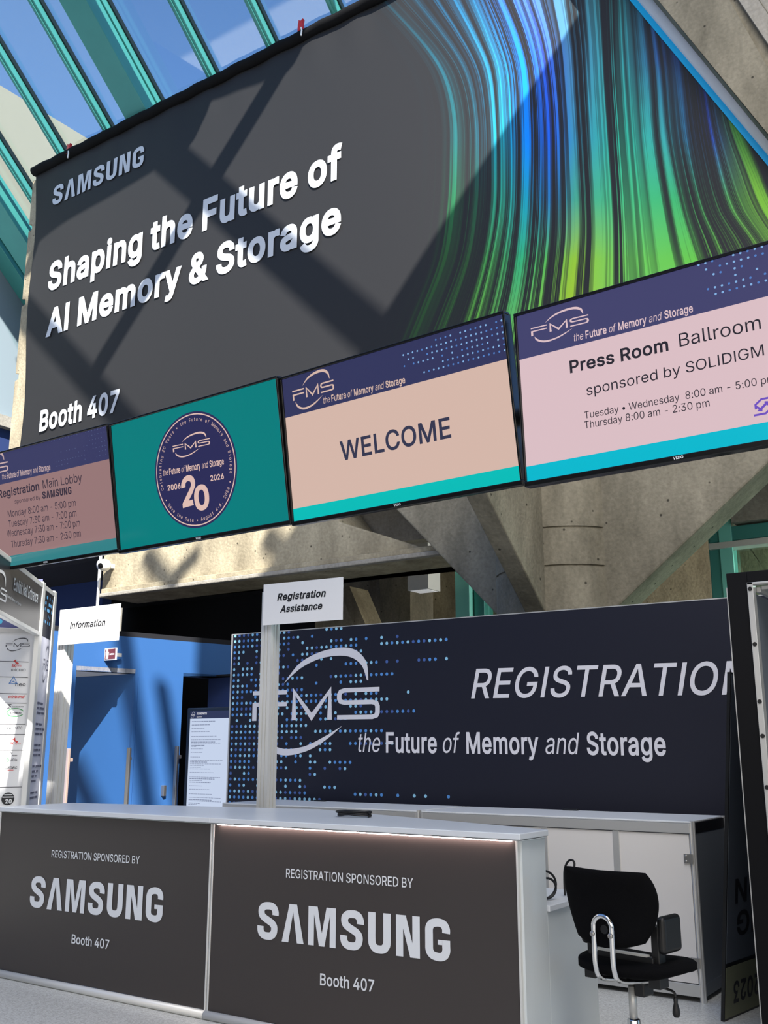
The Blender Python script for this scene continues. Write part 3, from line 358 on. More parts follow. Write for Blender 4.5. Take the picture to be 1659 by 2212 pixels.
def ribbon(pts, hw):
    pts = [Vector((p[0], p[1])) for p in pts]; n = len(pts); V = []; F = []
    for i in range(n):
        a = (pts[i]-pts[i-1]).normalized() if i else None; b = (pts[i+1]-pts[i]).normalized() if i < n-1 else None
        if a is None: nn = Vector((-b.y, b.x)); k = 1
        elif b is None: nn = Vector((-a.y, a.x)); k = 1
        else:
            na = Vector((-a.y, a.x)); nb = Vector((-b.y, b.x)); nn = (na+nb)
            nn = nn.normalized() if nn.length > 1e-6 else na; k = min(1/max(0.3, nn.dot(na)), 1.9)
        V += [tuple(pts[i]+nn*hw*k), tuple(pts[i]-nn*hw*k)]
    for i in range(n-1): F.append((2*i, 2*i+1, 2*i+3, 2*i+2))
    return V, F
def smooth(pts, k=6, closed=False):
    P = [Vector(p) for p in pts]; n = len(P); out = []
    for i in range(n if closed else n-1):
        if closed: a, b, c, d = P[i-1], P[i], P[(i+1) % n], P[(i+2) % n]
        else: a, b, c, d = P[max(i-1, 0)], P[i], P[i+1], P[min(i+2, n-1)]
        for j in range(k):
            t = j/k; out.append(0.5*((2*b)+(c-a)*t+(2*a-5*b+4*c-d)*t*t+(3*b-a-3*c+d)*t**3))
    if not closed: out.append(P[-1])
    return out
def merge2d(items):
    V = []; F = []
    for v, f in items:
        k = len(V); V += [tuple(p[:2]) for p in v]; F += [tuple(i+k for i in q) for q in f]
    return V, F
def shift(vf, dx, sx=1.0): return [(p[0]*sx+dx, p[1]) for p in vf[0]], vf[1]
def word_s():
    c = [(0.56,0.66),(0.56,0.74),(0.52,0.84),(0.43,0.895),(0.32,0.9),(0.21,0.88),(0.135,0.81),(0.12,0.72),(0.15,0.63),(0.23,0.565),(0.34,0.51),(0.45,0.45),(0.52,0.37),(0.53,0.27),(0.50,0.17),(0.42,0.11),(0.32,0.098),(0.21,0.11),(0.13,0.17),(0.10,0.26),(0.10,0.35)]
    return ribbon(smooth(c, 4), 0.098)
def word_g():
    c = [(0.53,0.66),(0.53,0.76),(0.48,0.86),(0.39,0.9),(0.28,0.9),(0.17,0.86),(0.11,0.76),(0.105,0.6),(0.105,0.4),(0.11,0.24),(0.17,0.14),(0.28,0.1),(0.40,0.1),(0.49,0.15),(0.53,0.25),(0.53,0.36),(0.53,0.5)]
    return merge2d([ribbon(smooth(c, 4), 0.098), ([(0.32,0.38),(0.43,0.38),(0.43,0.5),(0.32,0.5)], [(0,1,2,3)])])
def word_u():
    c = [(0.105,1.0),(0.105,0.7),(0.105,0.32),(0.13,0.2),(0.2,0.12),(0.31,0.1),(0.42,0.12),(0.49,0.2),(0.515,0.32),(0.515,0.7),(0.515,1.0)]
    return ribbon(smooth(c, 4), 0.1)
def sponsor_word():
    A = ([(0,0),(0.215,1),(0.445,1),(0.66,0),(0.46,0),(0.33,0.80),(0.20,0)], [(0,6,5,1),(1,5,2),(2,5,4,3)])
    Mm = ([(0,0),(0,1),(0.27,1),(0.40,0.33),(0.53,1),(0.80,1),(0.80,0),(0.63,0),(0.63,0.80),(0.48,0),(0.32,0),(0.17,0.80),(0.17,0)],
          [(0,12,11,1),(1,11,2),(2,11,10,3),(3,10,9),(3,9,8,4),(4,8,5),(5,8,7,6)])
    Nn = ([(0,0),(0,1),(0.26,1),(0.43,0.34),(0.43,1),(0.62,1),(0.62,0),(0.37,0),(0.19,0.68),(0.19,0)], [(0,9,8,1),(1,8,2),(2,8,7,3),(3,7,6,4),(4,6,5)])
    it = []; x = 0
    for g, wd in ((word_s(), 0.64), (A, 0.66), (Mm, 0.80), (word_s(), 0.64), (word_u(), 0.62), (Nn, 0.62), (word_g(), 0.63)):
        it.append(shift(g, x)); x += wd+0.13
    V, F = merge2d(it); return V, F
SPONSOR = sponsor_word()
def put_sponsor(mb, pl, L, R, T, d=0.002):
    (uL, vL), (uR, vR), (uT, vT) = pl.uv(*L), pl.uv(*R), pl.uv(*T); sl = (vR-vL)/(uR-uL); h = vT-(vL+sl*(uT-uL))
    mb = mb.new() if isinstance(mb, ML) else mb
    V, F = SPONSOR; x0 = min(p[0] for p in V); x1 = max(p[0] for p in V)
    put2d(mb, pl, V, F, lambda x, y: (uL+(x-x0)/(x1-x0)*(uR-uL), vL+sl*(x-x0)/(x1-x0)*(uR-uL)+y*h), d)
def rect2(a, b, c, d): return [(a, b), (c, b), (c, d), (a, d)], [(0, 1, 2, 3)]
def crescent(outer, inner):
    A = smooth(outer, 5); B = smooth(inner, 5); n = 40
    def rs(P):
        L = [0]
        for i in range(1, len(P)): L.append(L[-1]+(P[i]-P[i-1]).length)
        o = []
        for k in range(n+1):
            t = L[-1]*k/n; i = 0
            while i < len(P)-2 and L[i+1] < t: i += 1
            s = (t-L[i])/max(1e-9, L[i+1]-L[i]); o.append(P[i].lerp(P[i+1], min(1, s)))
        return o
    A = rs(A); B = rs(B)
    return [tuple(p) for q in zip(A, B) for p in q], [(2*i, 2*i+1, 2*i+3, 2*i+2) for i in range(n)]
def fms():
    it = [rect2(0, .86, 1.18, 1.0), rect2(0, .47, 1.18, .61), rect2(0, 0, .15, .47)]
    it.append(ribbon([(1.42, 0), (1.42, .93), (2.0, .10), (2.58, .93), (2.58, 0)], .075))
    it.append(ribbon([(4.12,.93),(3.05,.93),(2.93,.89),(2.88,.80),(2.88,.66),(2.93,.57),(3.05,.535),(3.9,.535),(4.02,.50),(4.06,.40),(4.06,.2),(4.02,.11),(3.9,.07),(2.82,.07)], .07))
    it.append(crescent([(1.06,1.22),(1.55,1.85),(2.2,2.2),(2.9,2.32),(3.4,2.2),(3.72,1.8),(3.78,1.22)], [(1.06,1.22),(1.6,1.7),(2.2,1.98),(2.8,2.06),(3.25,1.98),(3.58,1.7),(3.74,1.22)]))
    it.append(crescent([(.24,-.14),(.32,-.6),(.7,-1.0),(1.2,-1.14),(1.9,-.98),(2.5,-.62),(2.98,-.2)], [(.24,-.14),(.46,-.52),(.78,-.82),(1.2,-.93),(1.8,-.84),(2.4,-.55),(2.98,-.2)]))
    return merge2d(it)
FMS = fms()
def put_fms(mb, pl, BL, BR, TL, d=0.002):
    (uL, vL), (uR, vR), (uT, vT) = pl.uv(*BL), pl.uv(*BR), pl.uv(*TL); sl = (vR-vL)/(uR-uL); h = vT-(vL+sl*(uT-uL))
    mb = mb.new() if isinstance(mb, ML) else mb
    V, F = FMS
    put2d(mb, pl, V, F, lambda x, y: (uL+x/4.12*(uR-uL), vL+sl*x/4.12*(uR-uL)+y*h), d)
def put_fms_uv(mb, pl, u0, u1, v0, h, d=0.002):
    mb = mb.new() if isinstance(mb, ML) else mb
    put2d(mb, pl, FMS[0], FMS[1], lambda x, y: (u0+x/4.12*(u1-u0), v0+y*h), d)
TAGLINE = [('the', 0, 0.2), ('Future', 0.017, 0), ('of', 0, 0.2), ('Memory', 0.017, 0), ('and', 0, 0.2), ('Storage', 0.017, 0)]
def dots(mb, pl, pts, r, d=0.0015, n=10):
    for u, v in pts: mb.add([pl.P(u+r*math.cos(2*PI*k/n), v+r*math.sin(2*PI*k/n), d) for k in range(n)], [tuple(range(n))])
    mb.keep = True
# ================================================================== the setting
SL = math.radians(41.5); GY0, GZ0 = 9.7, 11.9
def gz(Y): return GZ0-(Y-GY0)*math.tan(SL)
GN = Vector((0, math.sin(SL), math.cos(SL)))
struct(MB().box((-30, -14, -0.12), (14, 16, 0.0)), 'floor', M['floor'])
# unseen roof slab added over the right, its stepped edge cut to cast shade
edge = [(.75, 9.6), (.13, 3.31), (.05, 2.45), (.55, 1.75), (.74, 1.3), (.78, -.55), (1.8, -1.2), (2.75, -1.6), (3.55, -3.0), (4.1, -4.8), (4.35, -14)]
struct(MB().prism([(14, 9.6, 14)]+[(x, y, 14) for x, y in edge]+[(14, -14, 14)], (0, 0, .7)), 'ceiling_shade_slab', M['conc'])
struct(MB().box((13.5, -14, 0), (14, 9.6, 14)), 'wall_right', M['conc_smooth'])
struct(MB().box((-30, -14.3, 0), (14, -14, 16)), 'wall_front', M['conc_smooth'])
struct(MB().box((-30.3, -14.3, 0), (-30, 4, 12)), 'wall_left_lobby', M['conc_smooth'])
# sloping skylight ---------------------------------------------------
sk = thing('skylight', 'sloping glass skylight with teal bars above the black banner', 'skylight', (-12, 8, gz(8)), kind='structure')
YA, YB = 7.3, 13.5
def slope_box(mb, x0, x1, h0, h1, ya=YA, yb=YB):
    P = []
    for Y in (ya, yb):
        for x, h in ((x0, h0), (x1, h0), (x1, h1), (x0, h1)): P.append(Vector((x, Y, gz(Y)))+GN*h)
    mb.loft(P[:4], P[4:])
bars = [-13.61+1.2225*k for k in range(-2, 7)]
for i, x in enumerate(bars):
    a = MB(); slope_box(a, x-.075, x+.045, -.16, .0); b = a.build('skylight_bar', M['teal'], sk, bevel=.01)
    g = MB(); slope_box(g, x+.045, x+.072, -.05, .03); g.build('gasket', M['tealdk'], b)
    g = MB(); slope_box(g, x-.03, x+.0, -.185, -.16); g.build('glazing_rib', M['teal'], b)
    if i < len(bars)-1:
        a = MB(); slope_box(a, x+.05, bars[i+1]-.07, .0, .012); a.build('glass_pane', M['glass'], sk)
for x0, x1 in ((-11.6, -11.12), (-15.75, -15.2)):
    a = MB(); slope_box(a, x0, x1, -.5, -.2); slope_box(a, x0+.12, x1-.12, -.2, -.02); a.build('rafter', M['teal'], sk, bevel=.012)
a = MB(); slope_box(a, -16.5, -16.1, -.3, .1); a.build('edge_flashing', M['teal'], sk, bevel=.01)
# wall under the skylight's left edge
zl = atX(10, 905, -16.5).z
struct(MB().prism([(-16.5, 4, zl), (-16.5, 14, zl), (-16.5, 14, gz(14)-.12), (-16.5, 4, gz(4)-.12)], (-.3, 0, 0)), 'wall_left', M['drywall'])
struct(MB().box((-16.62, 4, zl-.22), (-16.3, 14, zl)), 'trim_1', M['conc_smooth'])
struct(MB().box((-16.8, 4, 0), (-16.45, 14, zl-.22)), 'wall_left_lower', M['navy'])
# building outside
bz = atX(100, 245, -26)
bld = MB().box((-40, 12, 0), (-26, 60, bz.z)); ob = bld.build('building', M['cream'])
tag(ob, 'cream plastered building outside, seen through the skylight', 'building', kind='structure')
# parapet wall carrying the banner ----------------------------------
xl = -14.06; zb0, zt = 4.95, 11.26
js = [atY(54, y, 9.5).z for y in (497, 652, 808)]
poly = [(xl, zb0)]
for z in sorted(js): poly += [(xl, z-.07), (xl+.09, z-.05), (xl+.09, z+.05), (xl, z+.07)]
poly += [(xl, zt), (-.2, zt), (-.2, zb0)]
struct(MB().prism([(x, 9.5, z) for x, z in poly], (0, .75, 0)), 'wall_parapet', M['conc'])
# long concrete beam below it, its top falling away at the right
bl = atY(218, 1292, 9.45); zb = bl.z
tr = [atY(x, y, 9.45) for x, y in ((735, 1128), (945, 1192))]
P = [(bl.x, 9.45, zb), (-4.9, 9.45, zb), (-4.9, 9.45, tr[1].z-.1), tuple(tr[1]), tuple(tr[0]), (tr[0].x-.6, 9.45, 4.95), (bl.x, 9.45, 4.95)]
struct(MB().prism(P, (0, .7, 0)), 'trim_beam', M['conc'], 'long sunlit concrete beam under the row of televisions', 'beam', bevel=.02)
struct(MB().box((bl.x+.05, 9.36, zb-.005), (-5.1, 9.46, zb+.05)), 'trim_beam_lip', M['conc_smooth'], bevel=.012)
struct(MB().box((bl.x+.05, 9.40, zb+.05), (-5.1, 9.46, zb+.12)), 'trim_beam_groove', M['conc'], bevel=.01)
struct(MB().box((-9, 10.3, 4.05), (-4.4, 10.5, 5.6)), 'wall_upper_back', M['conc_smooth'])
# soffit and back walls beneath the upper floor, deep shade put into the black-blue
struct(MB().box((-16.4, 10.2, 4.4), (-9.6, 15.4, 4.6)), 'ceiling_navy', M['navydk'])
struct(MB().box((-9.6, 10.55, 4.6), (13, 15.4, 4.8)), 'ceiling_concrete', M['conc'])
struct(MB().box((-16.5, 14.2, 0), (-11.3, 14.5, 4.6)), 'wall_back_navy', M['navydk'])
struct(MB().box((-11.3, 14.2, 0), (8, 14.5, 4.8)), 'wall_back', M['conc'])
a = atY(855, 1290, 13.6)
struct(MB().box((a.x-.25, 13.5, 0), (a.x+.35, 14.2, 4.6)), 'trim_pilaster', M['conc_dark'])
a, b = atY(742, 1268, 12.6), atY(800, 1352, 12.6)
struct(MB().loft([a+Vector((-.1, 0, 0)), a+Vector((.12, 0, 0)), a+Vector((.12, .5, 0)), a+Vector((-.1, .5, 0))],
                 [b+Vector((-.1, 0, -.4)), b+Vector((.12, 0, -.4)), b+Vector((.12, .5, -.4)), b+Vector((-.1, .5, -.4))]), 'trim_brace', M['conc'])
# blue upper wall under the parapet, its shade put into the navy
struct(MB().box((-16.4, 11.5, 0), (-13.9, 11.7, 4.4)), 'wall_navy_band', M['navy'])
# mushroom column with four radial fins --------------------------------
cc = Vector((-4.3, 9.55, 0))
col = thing('concrete_column', 'round concrete column with triangular fins behind the registration wall', 'column', cc, kind='structure')
prof = [(.70, 0)]
for z in (atY(1280, 1212, 8.87).z, atY(1280, 1127, 8.87).z):
    prof += [(.70, z-.012), (.682, z-.007), (.682, z+.007), (.70, z+.012)]
prof += [(.70, 5.0)]
MB().lathe(prof, cc, n=48).build('column_shaft', M['conc_dark'], col)
MB().prism([(-4.4, 9.2, 2.34), (-4.926, 9.2, 2.88), (-6.108, 9.2, 4.103), (-6.95, 9.2, 4.95), (-4.4, 9.2, 4.95)], (0, .4, 0)).build('column_fin', M['conc_dark'], col, bevel=.02)
MB().prism([(-3.538, 9.2, 2.887), (-2.083, 9.2, 4.042), (-.95, 9.2, 4.95), (-4.2, 9.2, 4.95), (-4.2, 9.2, 2.36)], (0, .42, 0)).build('column_fin', M['conc_dark'], col, bevel=.02)
MB().prism([(-4.41, 9.3, 2.43), (-4.41, 7.1, 4.275), (-4.41, 7.1, 4.45), (-4.41, 9.3, 4.95)], (.22, 0, 0)).build('column_fin', M['conc_dark'], col, bevel=.015)
# sloping concrete mass at the banner's right edge -----------------------
def lineY(a, b, y): return (a[0]+(b[0]-a[0])*(y-a[1])/(b[1]-a[1]), y)
l1, l2, l3, l4 = ((1421, 0), (1659, 290)), ((1576, 0), (1659, 146)), ((1596, 0), (1659, 94)), ((1641, 0), (1659, 26))
def slab_between(la, lb, Y, dep, y0=-230, y1=620):
    return MB().prism([atY(*lineY(*la, y0), Y), atY(*lineY(*la, y1), Y), atY(*lineY(*lb, y1), Y), atY(*lineY(*lb, y0), Y)], (0, dep, 0))
struct(slab_between(l1, l2, 8.95, .5), 'trim_slope_beam', M['conc_dark'], 'sloping rough concrete beam along the right edge of the banner', 'beam', bevel=.02)
struct(slab_between(l2, l3, 9.0, .4), 'trim_slope_step', M['conc_dark'])
struct(slab_between(l3, ((1700, -40), (1720, 0)), 8.9, .5), 'trim_slope_panel', M['conc_smooth'])
struct(slab_between(((1639, 0), (1657, 26)), l4, 8.895, .01), 'trim_slope_joint', M['conc_dark'])
# roof trusses high above that shade the banner in crossing bands --------
tm = MB()
def shade_bar(a, b, Y, r, zt=15.2):
    def up(q): p = atY(*q, Y); t = (zt-p.z)/1.25; return p+Vector((1.03, -1.0, 1.25))*t
    tm.tube([up(a), up(b)], r, 10)
for a, b, Y, r in (((720, -40), (215, 790), 9.4, .17), ((318, 300), (850, 760), 9.4, .17), ((30, 640), (330, 980), 9.4, .13), ((100, 430), (60, 560), 9.4, .12), ((400, 200), (640, 105), 9.4, .2), ((40, 470), (430, 235), 9.4, .42),
                   ((318, 1190), (378, 1268), 9.4, .1), ((434, 1178), (366, 1246), 9.4, .1), ((580, 1150), (662, 1222), 9.4, .11),
                   ((262, 1385), (338, 1760), 7.9, .11), ((352, 1385), (404, 1600), 7.9, .09), ((160, 1650), (225, 1800), 7.9, .1)):
    shade_bar(a, b, Y, r)
struct(tm, 'trim_roof_truss', M['teal'])
# windows on the far right ------------------------------------------------
def win_part(mb, x0, y0, x1, y1, Y, dep):
    a, b, c, d = atY(x0, y0, Y), atY(x1, y0, Y), atY(x1, y1, Y), atY(x0, y1, Y); mb.prism([d, c, b, a], (0, dep, 0))
w2 = thing('window_2', 'teal framed window beyond the right end of the registration wall', 'window', atY(1600, 1300, 11.0), kind='structure')
m = MB(); A = atY(1529, 1170, 11.0); m.box((A.x, 11.0, 0), (A.x+.24, 11.25, 4.6)); m.build('window_frame', M['teal'], w2, bevel=.015)
m = MB(); m.box((A.x+.13, 10.97, 0), (A.x+.27, 11.0, 4.2)); m.build('window_post_face', M['teallt'], w2, bevel=.006)
H = atY(1620, 1160, 11.0).z
m = MB(); m.box((A.x+.02, 10.99, H-.02), (4, 11.2, H+.14)); m.build('window_header', M['teal'], w2, bevel=.01)
m = MB(); m.box((A.x+.02, 10.95, H-.10), (4, 11.15, H-.03)); m.build('window_header_sill', M['aluwhite'], w2, bevel=.006)
m = MB(); m.box((A.x+.24, 11.1, 0), (4, 11.115, H)); m.build('pane', M['glass2'], w2)
struct(MB().box((A.x+.3, 10.9, H+.16), (5, 11.3, H+1.6)), 'wall_over_window', M['conc_smooth'])
a, b = atY(1575, 1160, 13.0), atY(1605, 1212, 13.0)
struct(MB().box((a.x, 13.0, b.z), (b.x, 13.2, 4.6)), 'trim_far_block', M['conc_smooth'])
for q in (((1560, 1160), (1640, 1290)), ((1600, 1160), (1659, 1240))):
    a, b = atY(*q[0], 12.6), atY(*q[1], 12.6); s_ = Vector((.25, 0, 0)); k = Vector((.25, .4, 0)); d_ = Vector((0, .4, 0))
    struct(MB().loft([a, a+s_, a+k, a+d_], [b, b+s_, b+k, b+d_]), 'trim_far_rib', M['conc'])
w1 = thing('window_1', 'teal glazed frame coloured as sunlit, seen left of the concrete column', 'window', atY(1020, 1330, 11.6), kind='structure')
x0, x1, x2, x3 = [atY(x, 1290, 11.6).x for x in (983, 1014, 1038, 1075)]
MB().box((x0, 11.6, 0), (x1, 11.9, 4.6)).build('window_frame', M['teallt'], w1, bevel=.01)  # lighter teal, the sunlight on this frame put into its colour
MB().box((x1+.01, 11.7, 0), (x2, 11.95, 4.6)).build('window_post', M['teal'], w1, bevel=.01)
MB().box((x2+.02, 11.8, 0), (x3+.3, 11.812, 4.6)).build('pane', M['glass2'], w1)
# blue zigzag wall with doors ------------------------------------------
BP = Vector((-8.944, 7.941, 0)); hd = math.radians(13.156); bd = Vector((math.sin(hd), math.cos(hd), 0)); bn = Vector((math.cos(hd), -math.sin(hd), 0))
def bw(t, z): p = BP+bd*t; return Vector((p.x, p.y, z))
LZ = 2.35; TZ = 2.765
def tof(x, y):
    d = ray(x, y); k = (BP-CAM).dot(bn)/d.dot(bn); return (CAM+d*k-BP).dot(bd)
tl, tr2 = tof(165, 1448), tof(394, 1500)
th = -bn*.12
blu = MB()
def bpanel(mb, t0, t1, z0, z1): mb.prism([bw(t0, z0), bw(t1, z0), bw(t1, z1), bw(t0, z1)], th)
bpanel(blu, -3.2, 3.4, LZ, TZ); bpanel(blu, 0, tr2, 0, LZ); bpanel(blu, -3.2, tl, 0, LZ)
struct(blu, 'wall_blue', M['blue'])
# recess: door wall runs square to the lobby from the far edge of the opening
dl = bw(tl, 0)
d1 = thing('door_1', 'sunlit blue door in the triangular recess, under the small maroon restroom sign', 'door', (BP.x-.4, BP.y, 0), kind='structure')
MB().box((BP.x-1.35, BP.y+.01, 0), (BP.x-.01, BP.y+.07, LZ)).build('door_leaf', M['blue'], d1)
struct(MB().prism([bw(tl, LZ), bw(0, LZ), (BP.x-1.3, BP.y, LZ), ], (0, 0, .05)), 'trim_recess_soffit', M['lamgrey'])
def pull(x, ytop, Y=None, mt='steel', onwall=False, w=.05):
    if onwall: t = tof(x, ytop); p = bw(t, 0)+bn*.05; d = ray(x, ytop); z = (CAM+d*((BP-CAM).dot(bn)/d.dot(bn))).z
    else: q = atY(x, ytop, Y); p = Vector((q.x, Y, 0)); z = q.z
    m = MB(); m.box((p.x-w/2, p.y-.04, .55), (p.x+w/2, p.y-.01, z)); m.box((p.x-.015, p.y-.01, .7), (p.x+.015, p.y+.04, .74)); m.box((p.x-.015, p.y-.01, z-.14), (p.x+.015, p.y+.04, z-.1)); return m
pull(283, 1615, BP.y+.01).build('pull_handle', M['steel'], d1, bevel=.006)
m = MB(); q = atY(351, 1732, BP.y-.1)
d2 = thing('door_2', 'blue door flush with the wall right of the recess', 'door', bw(tr2*.5, 0), kind='structure')
bpanel(m, .04, tr2-.03, 0, LZ-.02); m = MB(); m.prism([bw(.04, 0)+bn*.012, bw(tr2-.03, 0)+bn*.012, bw(tr2-.03, LZ-.04)+bn*.012, bw(.04, LZ-.04)+bn*.012], -bn*.012)
m.build('door_leaf', M['blue'], d2)
pull(381, 1612, onwall=True).build('pull_handle', M['steel'], d2, bevel=.006)
t = tof(351, 1732); p = bw(t, 0)+bn*.02
MB().box((p.x-.02, p.y-.03, .98), (p.x+.03, p.y+.01, 1.1)).build('lock_plate', M['steel'], d2, bevel=.004)
hl = pull(147, 1617, onwall=True, mt='copper', w=.06); struct(hl, 'trim_door_pull', M['copper'], 'tall blush metal door pull beside the dark door recess', 'door pull', bevel=.006)
# second recess further right, its shade put into the navy and black-blue
q = bw(tr2, 0)
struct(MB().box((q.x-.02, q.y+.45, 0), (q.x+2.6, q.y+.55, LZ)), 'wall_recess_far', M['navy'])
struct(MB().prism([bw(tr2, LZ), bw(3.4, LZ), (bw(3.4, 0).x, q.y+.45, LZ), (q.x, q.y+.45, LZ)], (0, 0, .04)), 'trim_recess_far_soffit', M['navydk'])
# cap running back above the blue wall, the darkness there put into its colour
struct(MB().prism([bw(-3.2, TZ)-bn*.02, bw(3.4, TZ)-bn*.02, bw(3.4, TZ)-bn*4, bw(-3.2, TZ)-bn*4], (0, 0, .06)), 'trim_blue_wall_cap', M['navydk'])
# ================================================================== banner
BPl = Pl((-13.9, 9.4, 5.1), 0)
ZT = 11.33
dA, dB = (-3.082, 9.608), (-1.864, 7.186)
def xr(z): return dA[0]+(dB[0]-dA[0])*(z-dA[1])/(dB[1]-dA[1])
XL0 = atY(76, 385, 9.4).x; XL1 = atY(40, 962, 9.4).x
def xleft(z): return XL0+(XL1-XL0)*(ZT-z)/(ZT-6.31)
FLOW = [(0.0, [(0,855),(100,945),(165,985),(250,1005),(350,1007),(450,1002),(560,985),(690,935),(760,905)]),
 (.2, [(0,1020),(75,1050),(150,1075),(250,1083),(350,1086),(450,1085),(550,1070),(675,1040),(760,1010)]),
 (.35, [(0,1080),(75,1110),(150,1130),(250,1136),(350,1137),(500,1130),(625,1115),(760,1085)]),
 (.5, [(0,1140),(75,1165),(150,1180),(250,1190),(350,1192),(500,1190),(635,1175),(760,1160)]),
 (.6, [(0,1210),(100,1225),(200,1232),(350,1240),(500,1245),(625,1235),(760,1225)]),
 (.75, [(0,1325),(150,1330),(300,1340),(450,1350),(600,1355),(760,1358)]),
 (.85, [(0,1405),(150,1425),(300,1437),(450,1465),(565,1495),(760,1560)]),
 (.95, [(0,1490),(175,1515),(325,1540),(450,1575),(525,1625),(760,1760)]),
 (1.06, [(0,1540),(250,1575),(375,1620),(465,1660),(760,1860)])]
def lerp_tab(T, k):
    for i in range(len(T)-1):
        if T[i][0] <= k <= T[i+1][0]:
            x0, y0 = T[i]; x1, y1 = T[i+1]; h = x1-x0; t = (k-x0)/h
            sl = (y1-y0)/h; m0 = ((y1-T[i-1][1])/(x1-T[i-1][0])) if i else sl; m1 = ((T[i+2][1]-y0)/(T[i+2][0]-x0)) if i+2 < len(T) else sl
            return (2*t**3-3*t*t+1)*y0+(t**3-2*t*t+t)*h*m0+(3*t*t-2*t**3)*y1+(t**3-t*t)*h*m1
    if k <= T[0][0]: (a, b), (c, d) = T[0], T[1]
    elif k >= T[-1][0]: (a, b), (c, d) = T[-2], T[-1]
    return b+(d-b)*(k-a)/(c-a)
def flow_u(x, y):
    xs = [(u, lerp_tab(T, y)) for u, T in FLOW]
    if x <= xs[0][1]: return (x-xs[0][1])/800.0
    for i in range(len(xs)-1):
        if x <= xs[i+1][1]: return xs[i][0]+(xs[i+1][0]-xs[i][0])*(x-xs[i][1])/(xs[i+1][1]-xs[i][1])
    return xs[-1][0]+(x-xs[-1][1])/800.0
US = [-.12, 0, .1, .2, .35, .5, .6, .75, .85, .95, 1.06, 1.2]
TINT = [(-60, [(20,40,50),(30,70,85),(30,80,110),(40,100,150),(70,110,200),(90,130,190),(80,130,150),(50,110,110),(40,60,100),(30,40,70),(25,35,50),(20,30,35)], [0,.25,.4,.6,.8,.9,.9,.7,.45,.4,.25,.1]),
 (130, [(20,50,60),(40,110,130),(40,110,150),(50,150,190),(20,140,250),(60,100,235),(80,140,190),(60,170,165),(50,90,150),(30,40,90),(30,60,60),(20,30,35)], [0,.5,.35,.8,1.1,1,1,.8,.5,.45,.3,.1]),
 (300, [(20,50,55),(40,120,120),(40,120,150),(30,170,190),(0,140,255),(30,95,235),(60,150,190),(50,185,150),(60,170,170),(40,70,190),(80,150,60),(30,60,50)], [0,.5,.35,.85,1.3,1.1,1,1,.7,.6,.5,.15]),
 (430, [(20,50,40),(40,130,80),(40,120,90),(50,180,150),(20,165,190),(40,120,190),(70,170,140),(70,195,130),(60,180,110),(80,170,90),(120,185,50),(40,90,60)], [0,.45,.3,.8,1.0,.9,1.1,1.1,.8,.8,.7,.2]),
 (560, [(30,60,30),(50,120,50),(50,110,50),(80,180,90),(50,180,120),(90,190,80),(150,200,50),(110,205,90),(100,195,70),(130,195,60),(130,190,60),(50,110,60)], [0,.35,.3,.8,.9,.9,1.2,1.2,.9,.9,.7,.25]),
 (760, [(30,60,30),(50,110,40),(60,120,40),(120,190,60),(110,190,80),(150,205,60),(170,200,40),(120,205,90),(120,195,70),(140,195,60),(140,190,60),(50,110,60)], [0,.3,.3,.8,.9,1,1.2,1.2,1,1,.7,.25])]
def tint(u, y):
    def row(r):
        c = r[1]; a = r[2]
        if u <= US[0]: return (*lin(c[0]), a[0])
        for i in range(len(US)-1):
            if u <= US[i+1]:
                t = (u-US[i])/(US[i+1]-US[i]); A = lin(c[i]); B = lin(c[i+1])
                return tuple(A[k]+(B[k]-A[k])*t for k in range(3))+(a[i]+(a[i+1]-a[i])*t,)
        return (*lin(c[-1]), a[-1])
    if y <= TINT[0][0]: return row(TINT[0])
    for i in range(len(TINT)-1):
        if y <= TINT[i+1][0]:
            t = (y-TINT[i][0])/(TINT[i+1][0]-TINT[i][0]); A = row(TINT[i]); B = row(TINT[i+1]); return tuple(A[k]+(B[k]-A[k])*t for k in range(4))
    return row(TINT[-1])
